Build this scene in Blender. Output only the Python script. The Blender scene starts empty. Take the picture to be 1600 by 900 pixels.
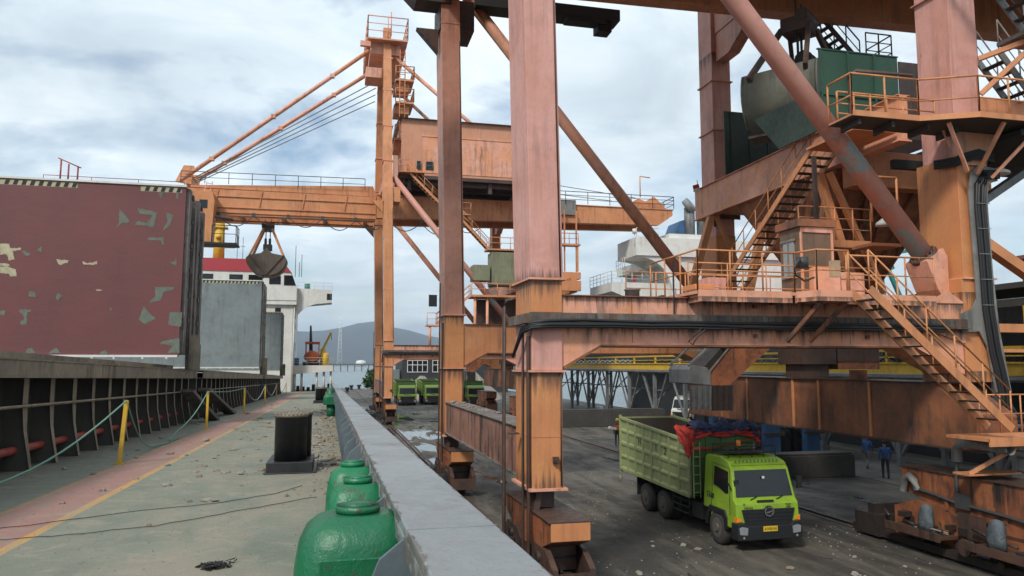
import bpy, bmesh, math, random
from mathutils import Vector, Matrix, noise as mnoise
R = math.radians
random.seed(7)
scn = bpy.context.scene
COL = scn.collection

# ------------------------------------------------------------------ camera
EYE = Vector((0, 0, 5.4)); F_PX = 1180.0
PITCH = math.atan(119 / F_PX); YAW = math.atan(285 / F_PX * math.cos(PITCH))
cam = bpy.data.cameras.new('camera'); cam_o = bpy.data.objects.new('camera', cam); COL.objects.link(cam_o)
cam.sensor_width = 36; cam.lens = 36 * F_PX / 1600; cam.clip_start = .05; cam.clip_end = 40000
cam_o.location = EYE; cam_o.rotation_euler = (R(90) + PITCH, 0, -YAW)
scn.camera = cam_o
TRIM = R(1.07)

# ------------------------------------------------------------------ world, sun, exposure
SUN_EL, SUN_AZ = R(44), R(222)      # azimuth clockwise from +Y: behind and to the left
w = bpy.data.worlds.new('World'); scn.world = w; w.use_nodes = True
nt = w.node_tree; nt.nodes.clear()
N = nt.nodes.new; L = nt.links.new
out = N('ShaderNodeOutputWorld'); bg = N('ShaderNodeBackground'); bg.inputs['Strength'].default_value = .1
sky = N('ShaderNodeTexSky'); sky.sky_type = 'NISHITA'; sky.sun_disc = False
sky.sun_elevation = SUN_EL; sky.sun_rotation = SUN_AZ; sky.air_density = 1.2; sky.dust_density = .4
tc = N('ShaderNodeTexCoord'); sep = N('ShaderNodeSeparateXYZ'); L(tc.outputs['Generated'], sep.inputs[0])
def m_(op, a, b=None, c=None, clamp=False):
    n = N('ShaderNodeMath'); n.operation = op; n.use_clamp = clamp
    for i, q in enumerate((a, b, c)):
        if q is None: continue
        if isinstance(q, (int, float)): n.inputs[i].default_value = q
        else: L(q, n.inputs[i])
    return n.outputs[0]
zc = m_('ADD', m_('MAXIMUM', sep.outputs['Z'], 0.0), .16)
comb = N('ShaderNodeCombineXYZ')
L(m_('DIVIDE', sep.outputs['X'], zc), comb.inputs[0]); L(m_('DIVIDE', sep.outputs['Y'], zc), comb.inputs[1])
def wnoise(scale, det, rough, dist=0, off=0):
    mp = N('ShaderNodeMapping'); mp.inputs['Location'].default_value = (off, off * .7, 0); L(comb.outputs[0], mp.inputs[0])
    n = N('ShaderNodeTexNoise'); n.inputs['Scale'].default_value = scale; n.inputs['Detail'].default_value = det
    n.inputs['Roughness'].default_value = rough; n.inputs['Distortion'].default_value = dist; L(mp.outputs[0], n.inputs['Vector']); return n.outputs['Fac']
def wramp(fac, stops):
    r = N('ShaderNodeValToRGB'); L(fac, r.inputs[0]); e = r.color_ramp.elements
    e[0].position, e[0].color = stops[0]; e[1].position, e[1].color = stops[1]
    for p, c in stops[2:]:
        k = e.new(p); k.color = c
    return r.outputs['Color']
g = lambda a, b=None, c=None: (a, a if b is None else b, a if c is None else c, 1)
cover = wramp(wnoise(1.5, 7, .56, .3, 3.0), [(.34, g(0)), (.50, g(1))])
body = wramp(wnoise(2.4, 8, .58, .5, 11.0), [(.30, (5.0, 5.8, 6.5, 1)), (.46, (6.0, 6.9, 7.5, 1)), (.64, (7.4, 8.1, 8.5, 1))])
big = wramp(wnoise(.7, 4, .5, .2, 5.0), [(.35, g(.92)), (.65, g(1.14))])
mul = N('ShaderNodeMix'); mul.data_type = 'RGBA'; mul.blend_type = 'MULTIPLY'; mul.inputs['Factor'].default_value = 1
L(body, mul.inputs['A']); L(big, mul.inputs['B'])
mx = N('ShaderNodeMix'); mx.data_type = 'RGBA'; L(cover, mx.inputs['Factor']); L(sky.outputs[0], mx.inputs['A']); L(mul.outputs['Result'], mx.inputs['B'])
L(mx.outputs['Result'], bg.inputs['Color']); L(bg.outputs[0], out.inputs[0])
sl = bpy.data.lights.new('sun', 'SUN'); sl.energy = 2.4; sl.angle = R(10); sl.color = (1, .95, .88)
so = bpy.data.objects.new('sun', sl); COL.objects.link(so)
sd = Vector((math.sin(SUN_AZ) * math.cos(SUN_EL), math.cos(SUN_AZ) * math.cos(SUN_EL), math.sin(SUN_EL)))
so.rotation_euler = sd.to_track_quat('Z', 'Y').to_euler()
scn.view_settings.view_transform = 'Standard'; scn.view_settings.look = 'None'
scn.view_settings.exposure = .45; scn.view_settings.gamma = 1; scn.view_settings.use_curve_mapping = False
scn.render.engine = 'CYCLES'
scn.cycles.max_bounces = 6

# ------------------------------------------------------------------ materials
def mat_new(name):
    m = bpy.data.materials.new(name); m.use_nodes = True
    return m, m.node_tree, m.node_tree.nodes['Principled BSDF']
def tex_noise(nt, vec, scale, det=5, rough=.6, dist=0):
    n = nt.nodes.new('ShaderNodeTexNoise'); n.inputs['Scale'].default_value = scale; n.inputs['Detail'].default_value = det
    n.inputs['Roughness'].default_value = rough; n.inputs['Distortion'].default_value = dist
    if vec is not None: nt.links.new(vec, n.inputs['Vector'])
    return n.outputs['Fac']
def coords(nt, scale=(1, 1, 1), loc=(0, 0, 0), rot=(0, 0, 0)):
    t = nt.nodes.new('ShaderNodeTexCoord'); mp = nt.nodes.new('ShaderNodeMapping')
    mp.inputs['Scale'].default_value = scale; mp.inputs['Location'].default_value = loc; mp.inputs['Rotation'].default_value = rot
    nt.links.new(t.outputs['Object'], mp.inputs[0]); return mp.outputs[0]
def ramp(nt, fac, a, b, ca=0., cb=1.):
    r = nt.nodes.new('ShaderNodeMapRange'); nt.links.new(fac, r.inputs[0])
    for i, v in enumerate((a, b, ca, cb)): r.inputs[i + 1].default_value = v
    return r.outputs[0]
def mix(nt, fac, a, b, mode='MIX'):
    n = nt.nodes.new('ShaderNodeMix'); n.data_type = 'RGBA'; n.blend_type = mode
    for k, q in (('Factor', fac), ('A', a), ('B', b)):
        if hasattr(q, 'is_output'): nt.links.new(q, n.inputs[k])
        elif k == 'Factor': n.inputs[k].default_value = q
        else: n.inputs[k].default_value = (*q[:3], 1)
    return n.outputs['Result']
def bump(nt, bs, h, strength=.2, dist=.02):
    b = nt.nodes.new('ShaderNodeBump'); b.inputs['Strength'].default_value = strength; b.inputs['Distance'].default_value = dist
    nt.links.new(h, b.inputs['Height']); nt.links.new(b.outputs[0], bs.inputs['Normal'])
RUSTC = (.10, .035, .016)
def paint(name, c1, c2=None, rust=.25, streak=.5, rough=.5, scale=1.0, dirt=(.045, .035, .03), dirt_amt=.35, rustc=RUSTC, metallic=0, bmp=.15, streak_f=5.0, ribs=0, joints=()):
    """old painted steel: faded paint, rust spots, vertical dirt runs"""
    m, nt, bs = mat_new(name); v = coords(nt)
    c2 = c2 or tuple(q * .82 for q in c1)
    col = mix(nt, ramp(nt, tex_noise(nt, v, .55 * scale, 5, .6, .4), .38, .62), c1, c2)
    col = mix(nt, ramp(nt, tex_noise(nt, v, 14 * scale, 4, .7), .3, .75, 0, .22), col, tuple(q * .55 for q in c1))
    if streak:
        vs = coords(nt, (streak_f, streak_f, .32)); f1 = tex_noise(nt, vs, 1, 6, .65, .3)
        msk = ramp(nt, tex_noise(nt, coords(nt, (.5, .5, .5), (5, 3, 1)), 1, 3, .5), .4, .62)
        sm = nt.nodes.new('ShaderNodeMath'); sm.operation = 'MULTIPLY'; sm.use_clamp = True
        nt.links.new(ramp(nt, f1, .48, .62, 0, streak), sm.inputs[0]); nt.links.new(msk, sm.inputs[1])
        col = mix(nt, sm.outputs[0], col, dirt)
    if joints:      # grime that has run down from each flange or plate edge
        sz = nt.nodes.new('ShaderNodeSeparateXYZ'); nt.links.new(v, sz.inputs[0]); jn = tex_noise(nt, coords(nt, (7, 7, .25), (3, 1, 2)), 1, 6, .7, .2)
        for zj, ln in joints:
            a = nt.nodes.new('ShaderNodeMath'); a.operation = 'LESS_THAN' if ln > 0 else 'GREATER_THAN'; nt.links.new(sz.outputs['Z'], a.inputs[0]); a.inputs[1].default_value = zj
            fal = ramp(nt, sz.outputs['Z'], zj - ln, zj, 0, .34)
            b = nt.nodes.new('ShaderNodeMath'); b.operation = 'ADD'; nt.links.new(fal, b.inputs[0]); nt.links.new(jn, b.inputs[1])
            c = nt.nodes.new('ShaderNodeMath'); c.operation = 'MULTIPLY'; nt.links.new(ramp(nt, b.outputs[0], .66, .84, 0, .8), c.inputs[0]); nt.links.new(a.outputs[0], c.inputs[1])
            col = mix(nt, c.outputs[0], col, dirt)
    if dirt_amt: col = mix(nt, ramp(nt, tex_noise(nt, coords(nt, (1, 1, 1), (9, 2, 4)), 1.7, 7, .68, .6), .47, .72, 0, dirt_amt), col, dirt)
    if rust:
        rm = ramp(nt, tex_noise(nt, coords(nt, (1, 1, .7), (2, 7, 3)), 3.2, 9, .72, .3), .70 - .22 * rust, .76 - .14 * rust)
        col = mix(nt, rm, col, rustc)
        col = mix(nt, ramp(nt, tex_noise(nt, v, 30, 2, .5), .66, .72, 0, min(1, rust * 2)), col, rustc)
    nt.links.new(col, bs.inputs['Base Color']); bs.inputs['Metallic'].default_value = metallic
    nt.links.new(ramp(nt, tex_noise(nt, v, 6, 4, .6), .3, .7, rough - .08, rough + .2), bs.inputs['Roughness'])
    if bmp:
        if ribs:
            wv = nt.nodes.new('ShaderNodeTexWave'); wv.inputs['Scale'].default_value = ribs; nt.links.new(v, wv.inputs['Vector'])
            bump(nt, bs, wv.outputs['Fac'], .5, .03)
        else: bump(nt, bs, tex_noise(nt, v, 3.5, 7, .7), bmp, .03)
    return m
def flat(name, c, rough=.6, metallic=0, var=.25, scale=8, emit=0, bmp=.1):
    m, nt, bs = mat_new(name); v = coords(nt)
    nt.links.new(mix(nt, ramp(nt, tex_noise(nt, v, scale, 5, .6), .3, .7), c, tuple(q * (1 - var) for q in c)), bs.inputs['Base Color'])
    bs.inputs['Roughness'].default_value = rough; bs.inputs['Metallic'].default_value = metallic
    if bmp: bump(nt, bs, tex_noise(nt, v, scale * 2, 4, .6), bmp, .01)
    if emit: bs.inputs['Emission Color'].default_value = (*c, 1); bs.inputs['Emission Strength'].default_value = emit
    return m
M = {}
M['pink'] = paint('faded_pink_paint', (.66, .345, .29), (.58, .27, .205), rust=.12, streak=.3, dirt_amt=.15, rough=.55, joints=((20.8, 1.2), (7.55, -.5)))
M['pinkdark'] = paint('brownish_pink_paint', (.60, .29, .205), (.54, .23, .15), rust=.12, streak=.35, dirt_amt=.25)
M['salmon'] = paint('salmon_orange_paint', (.66, .29, .13), (.58, .235, .095), rust=.15, streak=.35, dirt_amt=.15)
M['orange'] = paint('orange_paint', (.62, .27, .12), (.55, .215, .085), rust=.2, streak=.4, dirt_amt=.2)
M['orange2'] = paint('bright_orange_paint', (.60, .255, .095), (.55, .21, .085), rust=.12, streak=.3, dirt_amt=.15, joints=((7.5, .8), (5.2, .9), (2.32, -.9)))
M['beam'] = paint('dirty_salmon_paint', (.72, .36, .26), (.70, .30, .15), rust=.2, streak=.55, dirt_amt=.3, streak_f=3.2, joints=((7.13, .5), (6.4, .5)))
M['sill'] = paint('dirty_brown_orange_paint', (.33, .12, .05), (.17, .07, .036), rust=.3, streak=1.1, dirt_amt=.6, streak_f=2.4)
M['sill2'] = paint('dusty_pink_brown_paint', (.40, .19, .13), (.27, .14, .10), rust=.2, streak=1.1, dirt_amt=.6, streak_f=3.2)
M['bogie'] = paint('oily_orange_paint', (.36, .125, .05), (.22, .075, .035), rust=.4, streak=1, dirt_amt=.9, dirt=(.02, .017, .015))
M['rustdark'] = paint('dark_rusty_steel', (.095, .048, .032), (.055, .034, .027), rust=.4, streak=.8, dirt_amt=.7, dirt=(.02, .017, .015))
M['rail'] = paint('orange_handrail_paint', (.60, .26, .10), (.50, .20, .075), rust=.5, streak=0, dirt_amt=.4, scale=3, bmp=0)
def tube_mat():
    m = paint('peeling_salmon_paint', (.55, .27, .21), (.48, .22, .17), rust=.05, streak=.2, dirt_amt=.2); nt = m.node_tree; bs = nt.nodes['Principled BSDF']
    src = bs.inputs['Base Color'].links[0].from_socket; v = coords(nt); s = nt.nodes.new('ShaderNodeSeparateXYZ'); nt.links.new(v, s.inputs[0])
    a = nt.nodes.new('ShaderNodeMath'); a.operation = 'MULTIPLY_ADD'; nt.links.new(ramp(nt, s.outputs['Z'], 13.6, 12.0, 0, 1), a.inputs[0]); a.inputs[1].default_value = .165; nt.links.new(tex_noise(nt, v, 1.05, 7, .68, .3), a.inputs[2])
    nt.links.new(mix(nt, ramp(nt, a.outputs[0], .66, .675), src, mix(nt, tex_noise(nt, v, 5, 5, .6), (.33, .37, .37), (.22, .26, .27))), bs.inputs['Base Color']); return m
M['tube'] = tube_mat()
M['grate'] = flat('dark_steel_grating', (.05, .045, .04), .8)
M['black'] = flat('black_rubber_cable', (.014, .014, .015), .55)
M['bogdark'] = paint('oily_black_brown_steel', (.040, .028, .022), (.022, .018, .016), rust=.3, streak=.6, dirt_amt=.7, dirt=(.012, .011, .010))
M['traybrown'] = paint('rusty_cable_trough', (.20, .185, .16), (.09, .065, .05), rust=1.0, streak=.9, dirt_amt=.9, dirt=(.03, .025, .022), rustc=(.12, .055, .03))
M['steelgrey'] = paint('galvanised_cable_tray', (.24, .24, .225), (.17, .165, .15), rust=.45, streak=.6, dirt_amt=.5, rustc=(.13, .05, .02))
M['green'] = paint('dark_green_sheet', (.024, .085, .052), (.018, .065, .042), rust=.3, streak=.4, dirt_amt=.3, ribs=0)
M['greendk'] = paint('blackish_green_sheet', (.02, .05, .032), (.018, .038, .026), rust=.2, streak=.4, dirt_amt=.4)
M['grabbr'] = paint('rusty_brown_grab_steel', (.13, .085, .05), (.075, .055, .04), rust=.3, streak=.5, dirt_amt=.5)
M['grab'] = paint('dusty_grab_steel', (.12, .12, .09), (.075, .078, .06), rust=.4, streak=.6, dirt_amt=.4, dirt=(.035, .03, .025))
M['house'] = paint('ribbed_salmon_sheet', (.60, .28, .165), (.55, .245, .14), rust=.06, streak=.15, dirt_amt=.12, ribs=2.2, bmp=.4)
M['plywood'] = paint('weathered_panel', (.20, .12, .07), (.13, .08, .05), rust=.3, streak=.6, dirt_amt=.5)
M['white'] = paint('white_ship_paint', (.70, .70, .66), (.62, .62, .57), rust=.10, streak=.25, dirt=(.30, .22, .14), dirt_amt=.18)
M['glass'] = flat('dark_window_glass', (.010, .013, .016), .12, 0, .2, 2, bmp=0)
M['yellow'] = paint('yellow_paint', (.66, .42, .03), (.60, .36, .03), rust=.25, streak=.2, dirt_amt=.3, scale=3)
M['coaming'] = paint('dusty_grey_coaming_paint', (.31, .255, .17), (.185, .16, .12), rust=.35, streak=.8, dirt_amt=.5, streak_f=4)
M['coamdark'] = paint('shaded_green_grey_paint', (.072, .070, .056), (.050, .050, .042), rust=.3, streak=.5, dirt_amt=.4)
M['redpipe'] = paint('red_pipe_paint', (.40, .07, .05), (.33, .06, .045), rust=.3, streak=0, dirt_amt=.4)
M['covgrey'] = paint('blue_grey_cover_paint', (.20, .235, .235), (.165, .195, .20), rust=.1, streak=.35, dirt_amt=.3, bmp=.25)
M['covedge'] = paint('rusty_grey_edge_steel', (.22, .20, .18), (.14, .13, .12), rust=.7, streak=.8, dirt_amt=.6)
M['bulwark'] = paint('blue_grey_bulwark_paint', (.115, .15, .165), (.095, .125, .14), rust=.1, streak=.2, dirt_amt=.15, rough=.42, bmp=.3)
M['cap'] = paint('grey_cap_rail_paint', (.27, .30, .31), (.235, .26, .27), rust=.22, streak=0, dirt_amt=.35, rough=.42, bmp=.5, rustc=(.13, .12, .10))
M['vent'] = paint('glossy_green_paint', (.005, .16, .062), (.004, .115, .046), rust=.45, streak=.35, dirt_amt=.2, rough=.36, dirt=(.02, .05, .03), rustc=(.06, .045, .025), bmp=.6)
M['bollard'] = paint('black_bollard_paint', (.012, .013, .016), (.016, .017, .02), rust=.1, streak=.3, dirt=(.10, .09, .07), dirt_amt=.15, rough=.38)
M['boltop'] = paint('sandy_worn_top', (.22, .18, .12), (.07, .06, .05), rust=.3, streak=0, dirt_amt=.3)
M['stone'] = flat('pale_limestone', (.31, .285, .235), .9, 0, .45, 9, bmp=.6)
M['stone2'] = flat('tan_rubble', (.27, .22, .155), .9, 0, .5, 9, bmp=.6)
M['ropeg'] = flat('faded_green_rope', (.17, .34, .26), .85, 0, .3, 40)
M['wire'] = flat('dark_wire_rope', (.05, .05, .05), .6)
M['wirelt'] = flat('grey_wire_rope', (.20, .22, .24), .6)
M['concrete'] = paint('dirty_concrete', (.16, .15, .13), (.10, .095, .085), rust=0, streak=.7, dirt_amt=.6, rough=.8)
M['concdk'] = paint('coal_stained_concrete', (.060, .056, .048), (.040, .038, .034), rust=0, streak=.7, dirt_amt=.5, rough=.85)
M['greysteel'] = paint('grey_trestle_paint', (.20, .21, .21), (.15, .155, .155), rust=.2, streak=.6, dirt_amt=.5)
M['darksheet'] = flat('dark_cladding', (.035, .037, .04), .7, 0, .4, 2)
M['tyre'] = flat('dusty_tyre_rubber', (.045, .042, .038), .9, 0, .3, 6)
M['orangeplain'] = flat('amber_plastic', (.75, .23, .02), .25, 0, .1)
M['lifeboat'] = paint('lifeboat_orange', (.62, .13, .04), None, rust=.05, streak=.1, dirt_amt=.1)
M['tealg'] = paint('teal_crane_paint', (.03, .20, .16), None, rust=.1, streak=.1)
M['bluep'] = paint('blue_paint', (.04, .13, .28), (.03, .09, .2), rust=.2, streak=.4, dirt_amt=.4)
M['steel'] = flat('worn_bright_steel', (.35, .35, .34), .35, .8)

# deck: grey green paint, sandy dust, red walkway between yellow lines (ship's own axes)
def deck_mat():
    m, nt, bs = mat_new('dusty_deck_paint'); v = coords(nt); nl = nt.links.new
    s = nt.nodes.new('ShaderNodeSeparateXYZ'); nl(v, s.inputs[0])
    def between(lo, hi, x=s.outputs['X']):
        a = nt.nodes.new('ShaderNodeMath'); a.operation = 'GREATER_THAN'; nl(x, a.inputs[0]); a.inputs[1].default_value = lo
        b = nt.nodes.new('ShaderNodeMath'); b.operation = 'LESS_THAN'; nl(x, b.inputs[0]); b.inputs[1].default_value = hi
        c = nt.nodes.new('ShaderNodeMath'); c.operation = 'MULTIPLY'; nl(a.outputs[0], c.inputs[0]); nl(b.outputs[0], c.inputs[1]); return c.outputs[0]
    def mulf(a, b):
        c = nt.nodes.new('ShaderNodeMath'); c.operation = 'MULTIPLY'; nl(a, c.inputs[0])
        if isinstance(b, float): c.inputs[1].default_value = b
        else: nl(b, c.inputs[1])
        return c.outputs[0]
    col = mix(nt, ramp(nt, tex_noise(nt, v, .9, 6, .6), .35, .65), (.20, .225, .175), (.155, .18, .14))
    wear = ramp(nt, tex_noise(nt, coords(nt, (1, .6, 1)), 3.5, 8, .7), .40, .66, 1, .45)
    col = mix(nt, mulf(between(-3.80, -2.98), wear), col, (.36, .165, .14))
    col = mix(nt, mulf(between(-3.02, -2.90), wear), col, (.56, .31, .08))
    col = mix(nt, mulf(between(-3.86, -3.77), mulf(wear, .9)), col, (.48, .26, .09))
    d1 = ramp(nt, tex_noise(nt, coords(nt, (1, .45, 1), (3, 1, 0)), .8, 8, .65, .5), .40, .60, 0, .85)
    inb = ramp(nt, s.outputs['X'], -3.2, -1.2, .25, 1.0)
    col = mix(nt, mulf(d1, inb), col, (.29, .26, .195))
    d2 = ramp(nt, tex_noise(nt, coords(nt, (1, 1, 1), (7, 1, 0)), 2.6, 10, .75, .8), .52, .62, 0, .55)
    col = mix(nt, d2, col, (.33, .29, .225))
    d3 = ramp(nt, tex_noise(nt, coords(nt, (1, 1, 1), (1, 8, 0)), 4.5, 10, .8), .60, .70, 0, .7)
    col = mix(nt, d3, col, (.075, .06, .045))
    col = mix(nt, ramp(nt, tex_noise(nt, v, 60, 3, .7), .35, .75, 0, .35), col, (.10, .085, .065))
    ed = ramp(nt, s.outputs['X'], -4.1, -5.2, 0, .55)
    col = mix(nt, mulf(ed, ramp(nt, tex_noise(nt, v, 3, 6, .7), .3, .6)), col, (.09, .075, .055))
    nl(col, bs.inputs['Base Color']); nl(ramp(nt, tex_noise(nt, v, 4, 5, .6), .3, .7, .55, .9), bs.inputs['Roughness'])
    bump(nt, bs, tex_noise(nt, v, 22, 8, .75), .45, .02)
    return m
M['deck'] = deck_mat()

def quay_mat():
    m, nt, bs = mat_new('coal_dusted_quay'); v = coords(nt); nl = nt.links.new
    s = nt.nodes.new('ShaderNodeSeparateXYZ'); nl(v, s.inputs[0])
    col = mix(nt, ramp(nt, tex_noise(nt, v, .22, 7, .62, .5), .36, .62), (.055, .049, .039), (.031, .028, .024))
    col = mix(nt, ramp(nt, tex_noise(nt, coords(nt, (.9, .16, 1), (2, 0, 0), (0, 0, R(-8))), 1.1, 9, .7, .4), .43, .60, 0, .7), col, (.15, .132, .10))
    col = mix(nt, ramp(nt, tex_noise(nt, v, 2.3, 9, .75, .5), .56, .68, 0, .75), col, (.02, .018, .015))
    col = mix(nt, ramp(nt, tex_noise(nt, v, 11, 7, .75), .55, .72, 0, .4), col, (.15, .13, .10))
    # standing water on the waterside strip
    px = ramp(nt, s.outputs['X'], 12.5, 7.0, 0, 1); py = ramp(nt, s.outputs['Y'], 30, 42, 0, 1); py2 = ramp(nt, s.outputs['Y'], 130, 85, 0, 1)
    def mu(a, b):
        c = nt.nodes.new('ShaderNodeMath'); c.operation = 'MULTIPLY'; nl(a, c.inputs[0]); nl(b, c.inputs[1]); return c.outputs[0]
    zone = mu(px, mu(py, py2))
    n1 = tex_noise(nt, coords(nt, (.5, .16, 1), (4, 0, 0)), 1.0, 6, .6, .6)
    thr = nt.nodes.new('ShaderNodeMath'); thr.operation = 'MULTIPLY_ADD'; nl(zone, thr.inputs[0]); thr.inputs[1].default_value = .19; nl(n1, thr.inputs[2])
    pud = ramp(nt, thr.outputs[0], .665, .69)
    small = ramp(nt, tex_noise(nt, coords(nt, (.5, .5, 1), (14, 3, 0)), 1.0, 5, .6), .68, .70)
    pm = nt.nodes.new('ShaderNodeMath'); pm.operation = 'MAXIMUM'; nl(pud, pm.inputs[0]); nl(small, pm.inputs[1]); pud = pm.outputs[0]
    col = mix(nt, pud, col, (.03, .03, .027))
    nl(col, bs.inputs['Base Color'])
    r0 = ramp(nt, tex_noise(nt, v, .7, 5, .6), .35, .65, .55, .9)
    rm = nt.nodes.new('ShaderNodeMix'); nl(pud, rm.inputs[0]); nl(r0, rm.inputs[2]); rm.inputs[3].default_value = .03
    nl(rm.outputs[0], bs.inputs['Roughness'])
    inv = nt.nodes.new('ShaderNodeMath'); inv.operation = 'SUBTRACT'; inv.inputs[0].default_value = 1; nl(pud, inv.inputs[1])
    bump(nt, bs, mu(tex_noise(nt, v, 9, 9, .75), inv.outputs[0]), .7, .05)
    return m
M['quay'] = quay_mat()
def cap_wear():
    m = M['cap']; nt = m.node_tree; bs = nt.nodes['Principled BSDF']; src = bs.inputs['Base Color'].links[0].from_socket; v = coords(nt); s = nt.nodes.new('ShaderNodeSeparateXYZ'); nt.links.new(v, s.inputs[0])
    def mth(op, a, b):
        n = nt.nodes.new('ShaderNodeMath'); n.operation = op
        for i, q in enumerate((a, b)):
            if isinstance(q, float): n.inputs[i].default_value = q
            else: nt.links.new(q, n.inputs[i])
        return n.outputs[0]
    e = mth('MAXIMUM', ramp(nt, s.outputs['X'], .31, .262, 0, .30), ramp(nt, s.outputs['X'], .535, .57, 0, .30))
    k = mth('ADD', e, tex_noise(nt, coords(nt, (9, 3, 9)), 1.6, 8, .75, .3))
    c1 = mix(nt, ramp(nt, k, .74, .80, 0, .85), src, (.075, .06, .05))
    c2 = mix(nt, ramp(nt, tex_noise(nt, coords(nt, (3, 14, 3), (4, 1, 0), (0, 0, R(20))), 2.2, 6, .7, .2), .66, .70, 0, .6), c1, (.10, .105, .105))
    c3 = mix(nt, ramp(nt, tex_noise(nt, coords(nt, (1, .4, 1), (8, 1, 0)), 1.8, 7, .7, .5), .48, .68, 0, .5), c2, (.21, .205, .185))
    nt.links.new(c3, bs.inputs['Base Color'])
cap_wear()
def sea_mat():
    m, nt, bs = mat_new('choppy_harbour_water'); v = coords(nt)
    nt.links.new(mix(nt, ramp(nt, tex_noise(nt, coords(nt, (.003, .0012, 1)), 1, 5, .6), .35, .65), (.06, .095, .10), (.10, .14, .14)), bs.inputs['Base Color'])
    bs.inputs['Roughness'].default_value = .22
    bump(nt, bs, tex_noise(nt, coords(nt, (.5, .22, 1)), 1, 7, .7), .8, .5)
    return m
M['sea'] = sea_mat()
def red_cover_mat():
    m, nt, bs = mat_new('peeling_maroon_cover_paint'); v = coords(nt); nl = nt.links.new
    col = mix(nt, ramp(nt, tex_noise(nt, v, .5, 6, .6), .35, .65), (.150, .040, .040), (.115, .036, .036))
    col = mix(nt, ramp(nt, tex_noise(nt, coords(nt, (1, 1, 6)), 1, 6, .7), .45, .8, 0, .3), col, (.09, .035, .035))
    col = mix(nt, ramp(nt, tex_noise(nt, v, 18, 5, .7), .5, .8, 0, .35), col, (.22, .09, .08))
    nl(col, bs.inputs['Base Color']); bs.inputs['Roughness'].default_value = .6
    bump(nt, bs, tex_noise(nt, coords(nt, (1.5, 1.5, 3)), 1, 7, .7), .3, .03)
    return m
M['redcov'] = red_cover_mat()
M['patch'] = flat('grey_green_primer_patch', (.14, .165, .13), .7, 0, .35, 5)
M['patch2'] = flat('cream_primer_patch', (.46, .42, .27), .7, 0, .3, 5)
M['hazard'] = flat('black_hazard_mark', (.015, .015, .015), .7)
M['limedk'] = paint('dusty_dark_lime_paint', (.15, .25, .02), (.12, .20, .02), rust=.1, streak=.3, dirt_amt=.4, dirt=(.06, .07, .03))  # lime darkened in the colour itself for the shade on the far trucks
M['limeg'] = paint('lime_green_cab_paint', (.25, .40, .025), (.21, .34, .022), rust=.08, streak=.3, dirt_amt=.4, rough=.32, dirt=(.10, .11, .04), bmp=.03)
M['bodyg'] = paint('dusty_pale_green_body_paint', (.33, .37, .17), (.26, .30, .13), rust=.18, streak=.4, dirt_amt=.4, rough=.6, dirt=(.14, .12, .06), bmp=.12)
M['bodyg2'] = paint('mid_green_headboard_paint', (.075, .16, .04), (.065, .135, .035), rust=.1, streak=.3, dirt_amt=.3)
M['bodyin'] = paint('scraped_brown_body_lining', (.085, .065, .05), (.06, .045, .036), rust=.4, streak=.6, dirt_amt=.4)
M['plastic'] = flat('black_plastic', (.014, .015, .017), .45, 0, .2)
M['chassis'] = flat('dirty_black_chassis', (.022, .021, .02), .7, 0, .3)
M['chrome'] = flat('chrome', (.75, .76, .78), .15, 1, .05, bmp=0)
M['lamp'] = flat('headlamp_glass', (.55, .58, .6), .12, .6, .3, 30, bmp=0)
M['hub'] = flat('dusty_grey_hub', (.12, .11, .095), .7, .2, .3)
M['plate'] = flat('yellow_plate', (.60, .40, .02), .5, 0, .1)
M['ink'] = flat('black_lettering', (.012, .012, .012), .6, 0, .1)
def cloth(name, c, sc=5):
    m, nt, bs = mat_new(name); v = coords(nt)
    nt.links.new(mix(nt, ramp(nt, tex_noise(nt, v, sc, 6, .65), .35, .65), c, tuple(q * .6 for q in c)), bs.inputs['Base Color'])
    bs.inputs['Roughness'].default_value = .75; bump(nt, bs, tex_noise(nt, v, 9, 6, .6, 1.0), .8, .04); return m
M['tarpr'] = cloth('red_tarpaulin', (.52, .035, .02)); M['tarpb'] = cloth('dark_blue_tarpaulin', (.03, .045, .11)); M['tarpg'] = cloth('grey_motor_cover_cloth', (.10, .12, .13))
M['curt'] = cloth('grey_rubber_curtain', (.12, .125, .12)); M['shirt'] = cloth('blue_shirt_cloth', (.05, .12, .32)); M['trouser'] = cloth('dark_trouser_cloth', (.035, .035, .035))
M['vest'] = cloth('orange_vest_cloth', (.60, .12, .03)); M['skin'] = flat('skin', (.22, .11, .07), .55, 0, .1)
M['leaf'] = flat('leaf_green', (.05, .12, .03), .6, 0, .5, 3)
M['mount'] = flat('forested_slope', (.045, .055, .045), .9, 0, .5, .004, bmp=0)

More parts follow.
